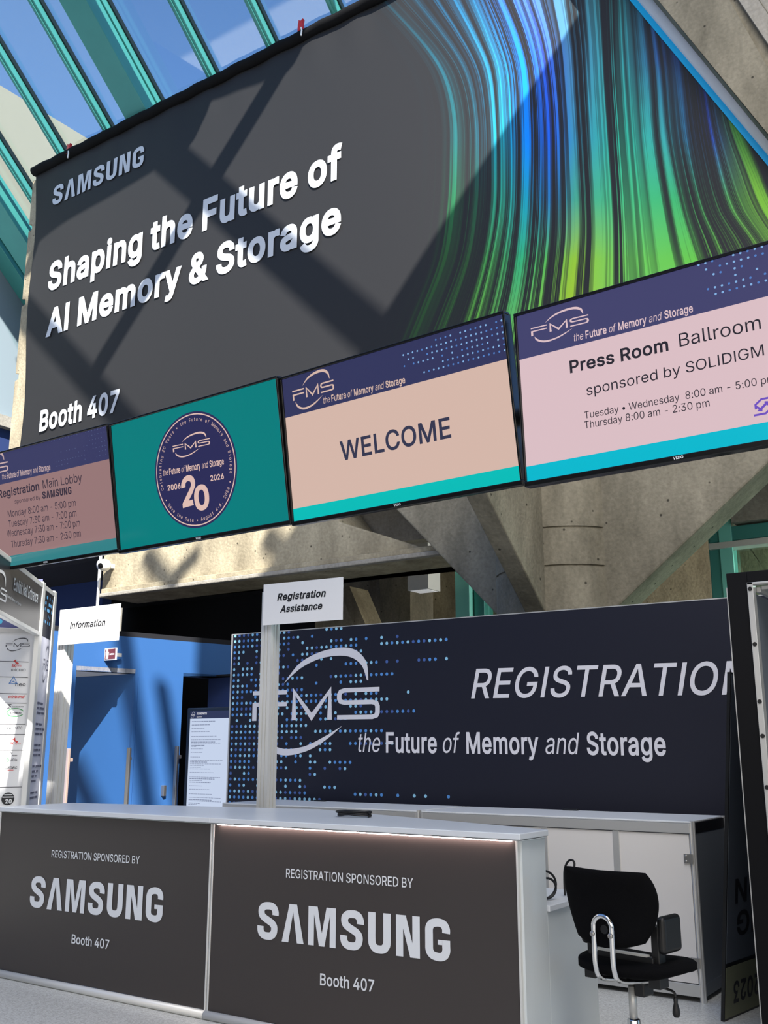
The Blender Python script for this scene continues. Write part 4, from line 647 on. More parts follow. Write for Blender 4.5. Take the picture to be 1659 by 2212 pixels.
def banner_mat():
    m = bpy.data.materials.new('banner_print'); m.use_nodes = True; n = m.node_tree; L = n.links; b = n.nodes['Principled BSDF']
    b.inputs['Roughness'].default_value = 0.6; b.inputs['Specular IOR Level'].default_value = 0.3
    uv = n.nodes.new('ShaderNodeUVMap'); uv.uv_map = 'flow'; at = n.nodes.new('ShaderNodeAttribute'); at.attribute_name = 'ink'; at.attribute_type = 'GEOMETRY'
    def noise(su, sv, det, lo, hi, off):
        mp = n.nodes.new('ShaderNodeMapping'); mp.inputs['Scale'].default_value = (su, sv, 1); mp.inputs['Location'].default_value = (off, off*.3, 0); L.new(uv.outputs[0], mp.inputs['Vector'])
        t = n.nodes.new('ShaderNodeTexNoise'); t.noise_dimensions = '2D'; t.inputs['Scale'].default_value = 1; t.inputs['Detail'].default_value = det; t.inputs['Roughness'].default_value = .6; L.new(mp.outputs[0], t.inputs['Vector'])
        r = n.nodes.new('ShaderNodeMapRange'); r.interpolation_type = 'SMOOTHSTEP'; r.inputs['From Min'].default_value = lo; r.inputs['From Max'].default_value = hi; L.new(t.outputs['Fac'], r.inputs['Value']); return r.outputs['Result']
    def mth(op, a, c):
        x = n.nodes.new('ShaderNodeMath'); x.operation = op
        for i, q in enumerate((a, c)):
            if isinstance(q, (int, float)): x.inputs[i].default_value = q
            else: L.new(q, x.inputs[i])
        return x.outputs[0]
    broad = noise(21, .3, 2, .42, .66, 3.1); fine = noise(92, .4, 3, .40, .64, 7.7); hair = noise(260, .5, 2, .46, .70, 1.3)
    s = mth('ADD', mth('MULTIPLY', broad, mth('ADD', mth('MULTIPLY', fine, .95), .38)), mth('MULTIPLY', mth('MULTIPLY', fine, hair), .45))
    s = mth('MULTIPLY', s, at.outputs['Alpha']); s = mth('MULTIPLY', s, 1.55)
    mx = n.nodes.new('ShaderNodeMix'); mx.data_type = 'RGBA'; mx.blend_type = 'MIX'; mx.clamp_factor = True
    mx.inputs['A'].default_value = (*lin((37, 37, 38)), 1); L.new(at.outputs['Color'], mx.inputs['B']); L.new(s, mx.inputs['Factor'])
    L.new(mx.outputs['Result'], b.inputs['Base Color']); return m
ban = thing('banner', 'huge black hanging banner with a fan of blue and green light streaks', 'banner', (-8, 9.4, 5.1))
NI, NJ = 460, 150; bm_v = []; uvs = []; inks = []
for j in range(NJ+1):
    z = 5.1+(ZT-5.1)*j/NJ; a, b = xleft(z), xr(z)
    for i in range(NI+1):
        x = a+(b-a)*i/NI; q = proj((x, 9.4, z)); u = flow_u(*q)
        e = max(0, 1-(x-a)/1.2)
        y = 9.4-.006*math.sin(x*9+z*.7)*max(0, 1-(ZT-z)/.9)-.004*math.sin(x*2.1+z)+.03*e*e*(1+math.sin(z*2.0))
        bm_v.append((x, y, z)); uvs.append((u, q[1]/740)); inks.append(tint(u, q[1]))
F = [(j*(NI+1)+i, j*(NI+1)+i+1, (j+1)*(NI+1)+i+1, (j+1)*(NI+1)+i) for j in range(NJ) for i in range(NI)]
mb = MB(); mb.add(bm_v, F); mb.keep = True
bs = mb.build('banner_sheet', banner_mat(), ban, smooth=True)
uvl = bs.data.uv_layers.new(name='flow'); ca = bs.data.color_attributes.new('ink', 'FLOAT_COLOR', 'POINT')
for lp in bs.data.loops: uvl.data[lp.index].uv = uvs[lp.vertex_index]
for i, c in enumerate(inks): ca.data[i].color = c
so = bs.modifiers.new('cloth', 'SOLIDIFY'); so.thickness = .006; so.offset = -1
# hems
hm = MB(); n_ = 90
pts = [(XL0-.02+(xr(ZT)-XL0)*i/n_, 9.38+.006*math.sin(i*1.7), ZT-.02+.006*math.sin(i*.9)) for i in range(n_+1)]
hm.tube(pts, .085, 10); o = hm.build('top_hem', M['bannerhem'], ban, smooth=True); o.scale = (1, 1, 1)
cy = MB(); zs = [ZT-.05-(ZT-5.15)*i/40 for i in range(41)]
for i in range(40): cy.quad((xr(zs[i])-.05, 9.385, zs[i]), (xr(zs[i])+.03, 9.385, zs[i]), (xr(zs[i+1])+.03, 9.385, zs[i+1]), (xr(zs[i+1])-.05, 9.385, zs[i+1]))
cy.build('border_stripe', M['cyan'], ban)
MB().tube([(xr(z)+.115, 9.40, z) for z in (ZT, 5.1)], .09, 20).build('side_hem', M['hem'], ban, smooth=True)
tx = ML()
put_sponsor(tx, BPl, (114, 446), (311, 357), (117, 405), .015)
tx.build('wordmark', M['banner_white'], ban)
tx = ML()
txt(tx, BPl, 'Shaping the Future of', (104, 628), (740, 380), (116, 567), .015, bold=.030)
txt(tx, BPl, 'AI Memory & Storage', (100, 727), (738, 497), (126, 662), .015, bold=.030)
txt(tx, BPl, 'Booth 407', (86, 931.5), (257, 887), (88, 888), .015, bold=.028)
tx.build('lettering', M['banner_white'], ban)
for i, (x, y, lb) in enumerate(((151, 324, 'small red spring clamp on the banner top, near its left corner'), (652, 58, 'small red spring clamp on the banner top, under the blue sky'))):
    p = atY(x, y, 9.35); c = thing('spring_clamp', lb, 'clamp', p-Vector((0, 0, .1)), 'spring clamps on the banner top')
    MB().prism([p+Vector((-.05, -.04, -.08)), p+Vector((.05, -.04, -.08)), p+Vector((.035, -.04, .03)), p+Vector((.045, -.04, .1)), p+Vector((.0, -.04, .075)), p+Vector((-.03, -.04, .11)), p+Vector((-.045, -.04, .02))], (0, .05, 0)).build('handle', M['red'], c, bevel=.006)
    MB().tube([p+Vector((.03, -.05, -.06)), p+Vector((.05, -.06, -.12)), p+Vector((.04, -.06, -.2))], .012, 8).build('jaw', M['cam_white'], c)
# ================================================================== televisions
TW, TH = 1.447, .835
INK = mat('screen_ink', (16, 16, 22), .3, emit=(40, 40, 60), es=.5); PINKISH = {}
def em(name, c, e=1.0): return screen(name, c, e)
def tv(c, yaw, tilt, label, main, head, foot, hv, fv, seed):
    t = thing('television', label, 'television', c, 'televisions in a row across the banner foot')
    pl = Pl(c, yaw, tilt)
    b = MB(); hw, hh = TW/2, TH/2
    b.pbox(pl, -hw, hw, hh-.014, hh, -.045, .012); b.pbox(pl, -hw, hw, -hh, -hh+.024, -.045, .012)
    b.pbox(pl, -hw, -hw+.013, -hh+.024, hh-.014, -.045, .012); b.pbox(pl, hw-.013, hw, -hh+.024, hh-.014, -.045, .012)
    b.build('bezel', M['bezel'], t, bevel=.003)
    MB().pbox(pl, -hw+.005, hw-.005, -hh+.005, hh-.005, -.06, -.005).build('housing', M['blackpl'], t)
    MB().pbox(pl, -hw+.25, hw-.25, -hh+.1, hh-.25, -.1, -.06).build('back_cover', M['blackpl'], t, bevel=.01)
    MB().pbox(pl, -.2, .2, -.15, .15, -.2, -.1).build('wall_mount', M['blackpl'], t)
    s = MB().pbox(pl, -hw+.013, hw-.013, -hh+.024, hh-.014, -.004, .002).build('screen', main, t)
    if head: MB().pbox(pl, -hw+.013, hw-.013, hv, hh-.014, .002, .003).build('header_band', head, s)
    if foot: MB().pbox(pl, -hw+.013, hw-.013, -hh+.024, fv, .002, .003).build('footer_band', foot, s)
    g = MB(); txt_uv(g, pl, 'VIZIO', -.022, .022, -hh+.007, .011, .013, bold=.02); g.build('maker_mark', M['white_print'], t)
    return t, pl, s
T2 = Vector((-4.180, 4.077, 3.116)); T3 = Vector((-2.730, 4.028, 3.106))
T1 = Vector((-5.652, 4.110, 3.131)); T4 = Vector((-1.262, 3.935, 3.100))
T4 = Vector((-1.251, 3.952, 3.082)); T1YAW, T1TILT = 0.3, -11.0
def px_dots(mb_list, pl, x0, y0, x1, y1, rng, sp=.029, r=.0052, dens=.8, d=.0045):
    (ua, va), (ub, vb) = pl.uv(x0, y0), pl.uv(x1, y1); va, vb = max(va, vb), min(va, vb); nu = int((ub-ua)/sp); nv = int((va-vb)/sp)
    for j in range(nv+1):
        st = rng.random()**1.6*nu*.75; on = True
        for i in range(nu+1):
            if i < st: continue
            if rng.random() < .18: on = not on
            if on or rng.random() < .25+.5*(i/nu): dots(rng.choice(mb_list), pl, [(ua+i*sp, va-j*sp)], r, d, 8)
wl = lambda c: mat('screen_white', (8, 8, 9), .2, emit=c, es=1)
D1, D2 = mat('screen_dot_pale', (8, 8, 9), .2, emit=(130, 175, 225)), mat('screen_dot_blue', (8, 8, 9), .2, emit=(80, 125, 195))
PK3, PK4, PK1, PK2 = (212, 182, 169), (218, 190, 196), (150, 118, 118), (222, 188, 178)
# --- welcome screen
t3, pl, s3 = tv(T3, -2.9, -8.86, 'television showing WELCOME on a pink screen', em('pink', PK3), None, None, 0, 0, 3)
hv = (pl.uv(614, 904)[1]+pl.uv(1097, 775)[1])/2; fv = (pl.uv(633.5, 1099)[1]+pl.uv(1126, 1006)[1])/2
def bands(pl, s, hv, fv, hc, fc, nm):
    hw, hh = TW/2, TH/2
    MB().pbox(pl, -hw+.013, hw-.013, hv, hh-.014, .002, .0028).build('header_band', em(nm+'_header', hc), s)
    MB().pbox(pl, -hw+.013, hw-.013, -hh+.024, fv, .002, .0028).build('footer_band', em(nm+'_footer', fc), s)
bands(pl, s3, hv, fv, (50, 53, 92), (0, 188, 184), 'welcome')
L = ML(); put_fms(L, pl, (634, 866.5), (723, 842), (632.5, 845), .004)
txt(L, pl, TAGLINE, (700, 872), (876.5, 827.5), (716, 854), .004)
L.build('logo', em('pink_print', PK3), s3)
L = ML(); txt(L, pl, 'WELCOME', (738, 995), (976, 944), (727, 956), .004, bold=.014); L.build('lettering', em('navy_print', (52, 54, 78)), s3)
rg = random.Random(5); A, B = MB(), MB(); px_dots([A, A, B], pl, 868, 828, 1093, 690, rg); A.build('dot_pattern', D1, s3); B.build('dot_pattern', D2, s3)
# --- press room screen
t4, pl, s4 = tv(T4, -2.21, -3.65, 'television showing Press Room opening hours, at the right end of the row', em('rose', PK4), None, None, 0, 0, 4)
hv = pl.uv(1119, 779)[1]; fv = pl.uv(1135, 1009)[1]
bands(pl, s4, hv, fv, (66, 66, 108), (0, 184, 206), 'press')
L = ML(); put_fms(L, pl, (1148.5, 727), (1273, 697), (1146, 710), .004)
txt(L, pl, TAGLINE, (1241, 738), (1498, 674), (1264, 716), .004); L.build('logo', em('rose_print', PK4), s4)
ik = em('dark_print', (40, 38, 48))
L = ML(); txt(L, pl, 'Press Room', (1232.5, 806), (1445, 757), (1231, 780), .004, bold=.02)
txt(L, pl, 'Ballroom', (1469, 750), (1645, 711), (1469, 721), .004)
txt(L, pl, 'sponsored by SOLIDIGM', (1268.5, 855), (1651.5, 768), (1268, 833), .004)
txt(L, pl, 'Tuesday \u2022 Wednesday  8:00 am - 5:00 pm', (1264, 905), (1636, 833), (1263, 890), .004, sub='Tuesday \u2022 Wednesday  8:00 am - 5:00')
txt(L, pl, 'Thursday 8:00 am - 2:30 pm', (1264, 926.5), (1534, 878), (1263, 911), .004); L.build('lettering', ik, s4)
L = MB(); uc, vc = pl.uv(1650, 878); k = .055
for sgn in (1, -1):
    V, F = ribbon([(sgn*x*k, sgn*y*k) for x, y in ((-.55,-.12),(-.55,.22),(-.1,.55),(.75,.55))], .0042); put2d(L, pl, V, F, lambda x, y: (uc+x, vc+y), .004)
    V, F = ribbon([(sgn*x*k, sgn*y*k) for x, y in ((-.55,.1),(-.2,-.18),(.35,.24),(.1,.28))], .0042); put2d(L, pl, V, F, lambda x, y: (uc+x, vc+y), .004)
L.build('sponsor_mark', em('violet', (110, 80, 190)), s4)
rg = random.Random(8); A, B = MB(), MB(); px_dots([A, A, B], pl, 1490, 676, 1800, 490, rg); A.build('dot_pattern', D1, s4); B.build('dot_pattern', D2, s4)
# --- seal screen
t2, pl, s2 = tv(T2, -1.77, -9.97, 'television showing a round anniversary seal on a teal screen', em('deep_teal', (0, 124, 124)), None, None, 0, 0, 2)
uc, vc = pl.uv(421.5, 1014.5); R_ = (pl.uv(421.5, 887)[1]-pl.uv(421.5, 1141)[1])/2
def disc(mb, r0, r1, d, n=64):
    if r0 <= 0: mb.add([pl.P(uc+r1*math.cos(2*PI*k/n), vc+r1*math.sin(2*PI*k/n), d) for k in range(n)], [tuple(range(n))])
    else:
        V = [pl.P(uc+r*math.cos(2*PI*k/n), vc+r*math.sin(2*PI*k/n), d) for k in range(n) for r in (r0, r1)]
        mb.add(V, [(2*k, 2*k+1, (2*k+3) % (2*n), (2*k+2) % (2*n)) for k in range(n)])
    mb.keep = True
m = MB(); disc(m, 0, R_, .0032); m.build('seal_disc', em('seal_navy', (42, 42, 86)), s2)
L = ML(); disc(L.new(), R_*.945, R_*.965, .0042)
def arc_text(mb, s, r, a0, a1, h, inward=False, bold=.0):
    n = len(s); mb = mb.new()
    for i, ch in enumerate(s):
        if ch == ' ': continue
        V, F = glyphs(ch, bold); x0 = min(p[0] for p in V); x1 = max(p[0] for p in V); a = math.radians(a0+(a1-a0)*(i+.5)/n)
        er = Vector((math.cos(a), math.sin(a))); et = Vector((math.sin(a), -math.cos(a)))
        if inward: er, et = -er, -et
        k = h/CAPH; cx = (x0+x1)/2
        def fn(x, y): q = Vector((math.cos(a), math.sin(a)))*r + et*((x-cx)*k*.9) + er*(y*k-h/2); return uc+q.x, vc+q.y
        put2d(mb, pl, V, F, fn, .0042)
arc_text(L, 'Celebrating 20 Years \u2022 the Future of Memory and Storage', R_*.865, 196, -14, .021)
arc_text(L, '\u2022 Save the Date \u2022 August 4-6, 2026 \u2022', R_*.865, 207, 339, .021, inward=True)
put_fms(L, pl, (375, 977), (455, 960), (374, 963.5), .0042)
txt(L, pl, TAGLINE, (354, 1028), (485, 1003), (366, 1012.5), .0042)
txt(L, pl, '2006', (363.5, 1060), (391.5, 1055), (363.5, 1048), .0042, bold=.02); txt(L, pl, '2026', (456, 1039), (485, 1034), (456, 1027), .0042, bold=.02)
txt(L, pl, '2', (396, 1095), (427, 1086), (396, 1031), .0042, bold=.024)
L.build('lettering', em('seal_pink', PK2), s2)
L = ML(); txt(L, pl, '0', (420, 1104), (458, 1096), (420, 1047), .0046, bold=.06); L.build('numeral_outline', em('seal_navy2', (42, 42, 86)), s2)
L = ML(); txt(L, pl, '0', (423, 1102.5), (455, 1095.5), (423, 1050), .005, bold=.03); L.build('numeral', em('seal_pink2', PK2), s2)
# --- registration hours screen
t1, pl, s1 = tv(T1, T1YAW, T1TILT, 'television listing registration hours, at the left end of the row', em('dusky_pink', PK1), None, None, 0, 0, 1)
hv = pl.uv(236.5, 991.5)[1]; fv = pl.uv(250, 1162)[1]
bands(pl, s1, hv, fv, (56, 58, 98), (52, 128, 134), 'hours')
L = ML(); put_fms(L, pl, (-62, 1036), (19, 1017), (-64, 1016), .004)
txt(L, pl, TAGLINE, (6, 1036), (110, 1015), (14, 1022), .004); L.build('logo', em('dusky_print', (196, 170, 170)), s1)
L = ML(); txt(L, pl, 'Registration', (-2, 1076), (86, 1058), (-2, 1059), .004, bold=.02); txt(L, pl, 'Main Lobby', (94, 1056), (178.5, 1040), (95, 1037), .004)
txt(L, pl, 'sponsored by', (33, 1088), (89, 1078), (33, 1079), .004); put_sponsor(L, pl, (93, 1078), (156, 1067), (93, 1062), .004)
for s_, a, b in (('Monday 8:00 am - 5:00 pm', (18.5, 1117.5), (165, 1093)), ('Tuesday 7:30 am - 7:00 pm', (20, 1139), (166.5, 1115)), ('Wednesday 7:30 am - 7:00 pm', (16.5, 1160), (174, 1136.5)), ('Thursday 7:30 am - 2:30 pm', (26, 1183), (176, 1159))):
    txt(L, pl, s_, a, b, (a[0], a[1]-14.5), .004)
L.build('lettering', em('dusk_ink', (50, 42, 58)), s1)
rg = random.Random(3); A = MB(); px_dots([A], pl, 105, 1012, 232, 922, rg, r=.003); A.build('dot_pattern', mat('screen_dot_dim', (8, 8, 9), .2, emit=(88, 100, 140)), s1)
# mounting pipe behind the row, on two uprights
pp = thing('screen_mount', 'dark pipe stand carrying the row of televisions from behind', 'stand', (-3.4, 4.4, 0))
MB().tube([(-7.2, 4.36, 3.1), (.3, 4.2, 3.1)], .045, 14).build('cross_pipe', M['blackpl'], pp, smooth=True)
for x, y in ((-7.2, 4.36), (.3, 4.2)):
    MB().tube([(x, y, 0.0), (x, y, 3.2)], .05, 14).build('upright', M['blackpl'], pp, smooth=True)
    MB().lathe([(.3, 0), (.3, .015), (.06, .03)], (x, y, 0)).build('foot_plate', M['blackpl'], pp)
# ================================================================== front counter, two modules
C1 = Pl((-4.376, 4.56, 0), 0)
zt_, zs_ = 1.104, 1.063
HT = atY(1115, 1800.5, 4.53).z; HB = atY(1117, 1817, 4.53).z
ur = C1.uv(1119, 1820)[0]; ul = -2.075
def counter(name, label, u0, u1, led, backs, end_r, texts):
    t = thing(name, label, 'counter', C1.P((u0+u1)/2, 0, -.2), 'sponsor counters with charcoal front panels')
    MB().pbox(C1, u0+.004, u1-.004, .045, HB-.002, -.02, 0).build('front_panel', M['vinyl'], t)
    b0, b1 = backs
    P = [C1.P(u0, HT, .035), C1.P(u1+end_r, HT, .035), C1.P(u1+end_r, HT, -b1), C1.P(u0, HT, -b0)]
    MB().prism(P, (0, 0, -.03)).build('counter_top', M['lamtop'], t, bevel=.004)
    P2 = [C1.P(u0, HT-.033, .028), C1.P(u1+end_r, HT-.033, .028), C1.P(u1+end_r, HT-.033, -b1+.02), C1.P(u0, HT-.033, -b0+.02)]
    MB().prism(P2, (0, 0, -(HT-.033-HB))).build('top_edge_strip', M['lam'], t, bevel=.003)
    MB().tube([C1.P(u0, .022, .012), C1.P(u1, .022, .012)], .024, 14).build('base_rail', M['aluwhite'], t, smooth=True)
    MB().pbox(C1, u1-.012, u1, .0, HB, -.03, .006).build('edge_profile', M['aluwhite'], t, bevel=.002)
    MB().pbox(C1, u0, u0+.012, .0, HB, -.03, .004).build('edge_profile', M['aluwhite'], t, bevel=.002)
    if led:
        MB().pbox(C1, u0+.05, u1-.03, HB-.005, HB+.001, .006, .022).build('light_strip', M['led'], t)
    L = ML(); (a, b, c), (d, e, f), (g, h, i) = texts
    txt(L, C1, 'REGISTRATION SPONSORED BY', a, b, c, .003, bold=.006); txt(L, C1, 'Booth 407', g, h, i, .003, bold=.014); L.build('lettering', M['light_print'], t)
    L = ML(); put_sponsor(L, C1, d, e, f, .003); L.build('wordmark', M['light_print'], t)
    return t
cl = counter('reception_counter', 'white topped charcoal sponsor counter on the left, below the Information sign', ul, -.006, False, (.62, 1.02), 0.006,
        [((112, 1851.5), (302, 1866), (112, 1836)), ((64, 1959), (351, 1994), (65, 1891)), ((155, 2037), (236, 2050), (155, 2017.5))])
MB().pbox(C1, ul, ul+.02, .0, HB-.004, -.6, -.03).build('side_panel', M['lam'], cl)
bk = -(atZ(1204, 1793, HT).y-4.56)
cr = counter('reception_counter', 'white topped charcoal sponsor counter with a glowing strip, beside the office chair', 0.0, ur, True, (1.02, -bk), .03,
        [((618.5, 1895), (893, 1918), (619, 1876)), ((556, 2027), (974, 2079), (557, 1946)), ((692, 2127), (809, 2142), (692, 2102))])
X = C1.P(ur, 0).x
yb = 4.56-bk
MB().box((X-.03, 4.575, 0), (X+.012, 4.575+.09, HB)).build('corner_panel', M['lam'], cr, bevel=.002)
MB().box((X-.03, 4.67, 0), (X+.008, yb, HB)).build('side_panel', M['lam'], cr, bevel=.002)
MB().box((X-1.9, yb-.03, 0), (X-.03, yb-.01, HB)).build('back_panel', M['lam'], cr)
# low staff desk behind
q0, q1 = atX(1212, 1932, X+.01), atX(1297, 2200, X+.01)
dk = thing('desk', 'low white staff desk against the back of the front counter', 'desk', (X-.6, (yb+q1.y)/2, 0))
zd = atX(1213, 1948, X+.01).z
MB().box((X-1.8, yb+.005, zd-.03), (X+.02, q1.y+.02, zd)).build('desk_top', M['lamtop'], dk, bevel=.004)
MB().box((X-.02, yb+.01, 0), (X+.005, q1.y-.0, zd-.03)).build('side_panel', M['lam'], dk, bevel=.002)
MB().box((X-1.8, yb+.01, 0), (X-1.775, q1.y, zd-.03)).build('side_panel', M['lam'], dk, bevel=.002)
# cable bundles
def coil(name, label, c, rx, ry, n, loops, r=.006, seed=1):
    rg = random.Random(seed); pts = []
    for k in range(loops*n+1):
        a = 2*PI*k/n; i = k/n; f = 1+.06*math.sin(i*2.4+seed)
        pts.append(c+Vector((rx*f*math.cos(a), ry*f*math.sin(a+.1*i), r+.011*(i % 3)*.9+.003*math.sin(3*a))))
    m = MB(); m.tube(pts, r, 6); o = m.build(name, M['cable'], None, smooth=True); return tag(o, label, 'cable')
coil('cable_coil', 'black cable coiled on the right counter top', atZ(765, 1765, HT)+Vector((0, 0, .001)), .1, .055, 28, 6)
c = atX(1214, 1925, X-.08); cz = Vector((X-.09, yb+.16, zd))
m = MB(); m.tube([cz+Vector((.07*math.cos(a)*.6, .07*math.cos(a), .075+.07*math.sin(a))) for a in [2*PI*k/24 for k in range(24)]], .006, 6, closed=True)
m.tube([cz+Vector((.02+.05*math.cos(a)*.6, .05*math.cos(a), .06+.05*math.sin(a))) for a in [2*PI*k/24 for k in range(24)]], .006, 6, closed=True)
tag(m.build('cable_coil', M['cable'], None, smooth=True), 'black cable looped upright on the low desk behind the chair', 'cable')
b0 = atY(1222, 1882, yb+.5)
m = MB(); q = [atY(x, y, yb+.35) for x, y in ((1219, 1900), (1220, 1876), (1227, 1861), (1236, 1858), (1241, 1866), (1238, 1885), (1234, 1905))]
q = [Vector((q[0].x, q[0].y, zd+.005))]+q+[Vector((q[-1].x, q[-1].y, zd+.005))]
m.tube(smooth(q, 4), .006, 8); tag(m.build('power_lead', M['cable'], None, smooth=True), 'thin dark cable loop rising behind the chair back', 'cable')
# ================================================================== counters against the wall
C2 = Pl((-2.142, 6.522, 0), 0); h2 = 1.058
def octa(mb, x, y, z0, z1, r=.02):
    n = 16; pr = [(x+r*(1.0 if k % 2 else .86)*math.cos(2*PI*k/n), y+r*(1.0 if k % 2 else .86)*math.sin(2*PI*k/n)) for k in range(n)]
    mb.prism([(a, b, z0) for a, b in pr], (0, 0, z1-z0))
def cabinet(label, u0, u1, divs, hinge):
    t = thing('display_cabinet', label, 'counter', C2.P((u0+u1)/2, 0, -.35), 'white panelled counters with aluminium frames by the wall')
    MB().pbox(C2, u0+.02, u1-.02, h2-.012, h2, -.70, -.0).build('counter_top', M['lamtop'], t, bevel=.003)
    MB().pbox(C2, u0+.03, u1-.03, h2-.075, h2-.012, -.03, -.002).build('top_rail', M['alu'], t, bevel=.003)
    MB().pbox(C2, u0+.03, u1-.03, .03, .10, -.03, -.002).build('bottom_rail', M['alu'], t, bevel=.003)
    for a in (u0+.02, u1-.02):
        for d in (-.02, -.69):
            p = C2.P(a, 0, d); m = MB(); octa(m, p.x, p.y, 0, h2); m.build('corner_post', M['alu'], t)
    e = [u0+.03]+[C2.uv(x, 1760)[0] for x in divs]+[u1-.03]
    for i in range(len(e)-1):
        d = MB().pbox(C2, e[i]+.012, e[i+1]-.012, .105, h2-.08, -.025, -.012).build('door', M['lamgrey'], t)
        if i and i < len(e)-1: MB().pbox(C2, e[i]-.022, e[i]+.022, .1, h2-.075, -.03, -.006).build('divider', M['alu'], t, bevel=.002)
        if hinge and i == len(e)-2:
            for y in (1855, 2078):
                hz_ = C2.uv(1480, y)[1]; k = MB(); k.pbox(C2, e[i+1]-.05, e[i+1]+.005, hz_-.028, hz_+.028, -.012, -.004)
                k.pbox(C2, e[i+1]-.012, e[i+1]+.012, hz_-.03, hz_+.03, -.012, .006)
                for s_ in (-.016, .016): k.lathe([(.008, 0), (.008, .006), (.004, .008)], C2.P(e[i+1]-.035, hz_+s_, -.004), C2.n, 10)
                k.build('hinge', M['steel'], d, bevel=.001)
    MB().pbox(C2, u1-.028, u1-.012, .1, h2-.075, -.67, -.04).build('side_panel', M['greypanel'], t)
    MB().pbox(C2, u1-.03, u1-.01, h2-.075, h2-.012, -.67, -.04).build('side_rail', M['blackpl'], t)
    MB().pbox(C2, u1-.03, u1-.01, .03, .1, -.67, -.04).build('side_rail', M['greypanel'], t)
    MB().pbox(C2, u0+.012, u0+.028, .05, h2-.02, -.67, -.04).build('side_panel', M['lamgrey'], t)
    return t
um = C2.uv(905, 1760)[0]; ul2 = C2.uv(478, 1740)[0]
cabinet('white panelled counter with hinged doors against the navy wall, right of the pair', um, 0.02, [1022, 1173, 1327], True)
cabinet('white panelled counter against the navy wall, left of the pair, behind the sign post', ul2, um-.002, [672], False)
for x, y in ((753, 1727), (1240, 1750)):
    p = atZ(x, y, h2); p.y = min(p.y, 7.17); o = MB().box((p.x-.06, p.y-.02, h2), (p.x+.06, p.y+.02, h2+.012)).build('cable_clip', M['blackpl'], None, bevel=.004)
    tag(o, 'small black clip on the back edge of the '+('left' if x < 900 else 'right')+' wall counter', 'clip')
# ================================================================== registration wall
RP = Pl((-4.276, 7.4, 0), 3.3); RTOP = 2.594
ua = RP.uv(499, 1500)[0]; ub = 2.75
rw = thing('backdrop_wall', 'navy registration backdrop wall with a large white logo', 'display wall', RP.P((ua+ub)/2, 0))
MB().pbox(RP, ua, ub, 0, RTOP, -.06, 0).build('panel', M['navyprint'], rw)
MB().pbox(RP, ua-.012, ub, RTOP, RTOP+.008, -.062, .002).build('top_profile', M['alu'], rw)
MB().pbox(RP, ua-.016, ua, 0, RTOP+.008, -.062, .002).build('edge_profile', M['alu'], rw)
rg = random.Random(11); DB = [MB(), MB(), MB()]; sp_ = .0542; uend = RP.uv(970, 1500)[0]; usol = RP.uv(640, 1500)[0]
nr = int(RTOP/sp_)+1
for j in range(nr):
    v = RTOP-.012-j*sp_
    if v < .9: break
    reach = ua+(uend-ua)*(.36+.64*rg.random()**1.5); on = True; i = 0
    if j in (3, 6, 11, 27, 33): reach = uend
    hole = (0, 0)
    while True:
        u = ua+.03+i*sp_; i += 1
        if u > reach: break
        k = (u-ua)/(uend-ua)
        if rg.random() < (.10 if k < .3 else .22): on = not on
        if on or rg.random() < (.62 if k < .3 else .22):
            if v+.015 > RTOP: pass
            dots(DB[rg.choice((0, 1, 1, 0, 2))], RP, [(u, v)], .0145, .0012)
for b, c in zip(DB, ((140, 196, 224), (78, 138, 204), (62, 92, 156))): b.build('dot_pattern', mat('dot_print', c, .6), rw)
L = ML(); put_fms(L, RP, (545, 1557.5), (820, 1553), (545, 1493.5), .003); L.build('logo', M['logo'], rw)
L = ML(); txt(L, RP, 'REGISTRATION', (1018, 1508), (1555, 1500), (1030, 1445), .003, bold=.006, shear=.24, sub='REGISTRATIO', sp=1.02)
txt(L, RP, TAGLINE, (774, 1624), (1439.5, 1631), (828, 1583), .003); L.build('lettering', M['logo'], rw)
# ================================================================== signs on posts
def post_sign(name, label, px, Y, pb, corners, lines, ink, pw, yaw):
    b = atY(px, pb, Y); q = atY(corners[0][0], corners[0][1], Y-.06)
    t = thing(name, label, 'sign', (b.x, Y, 0))
    pl = Pl((b.x, Y-pw/2-.03, 0), yaw)
    uv = [pl.uv(*c) for c in corners]; u0 = (uv[0][0]+uv[3][0])/2; u1 = (uv[1][0]+uv[2][0])/2; v1 = (uv[0][1]+uv[1][1])/2; v0 = (uv[2][1]+uv[3][1])/2
    MB().pbox(pl, u0, u1, v0, v1, -.006, 0).build('sign_board', M['signwhite'], t, bevel=.001)
    m = MB(); h = pw/2; g = pw*.09
    prof = [(-h, -h), (-g*2.4, -h), (-g*2.4, -h+g), (-g*1.2, -h+g), (-g*1.2, -h), (g*1.2, -h), (g*1.2, -h+g), (g*2.4, -h+g), (g*2.4, -h), (h, -h),
            (h, -g*2.4), (h-g, -g*2.4), (h-g, -g*1.2), (h, -g*1.2), (h, g*1.2), (h-g, g*1.2), (h-g, g*2.4), (h, g*2.4), (h, h), (-h, h), (-h, g*2.4), (-h+g, g*2.4), (-h+g, g*1.2), (-h, g*1.2), (-h, -g*1.2), (-h+g, -g*1.2), (-h+g, -g*2.4), (-h, -g*2.4)]
    m.prism([(b.x+x, Y+y, 0) for x, y in prof], (0, 0, v1-.05)); m.build('post', M['aluwhite'], t)
    MB().box((b.x-.15, Y-.15, 0), (b.x+.15, Y+.15, .012)).build('base_plate', M['alu'], t, bevel=.003)
    L = ML()
    for s, a, c, d, bo in lines: txt(L, pl, s, a, c, d, .002, bold=bo, shear=.22)
    L.build('lettering', M['ink'], t); return t
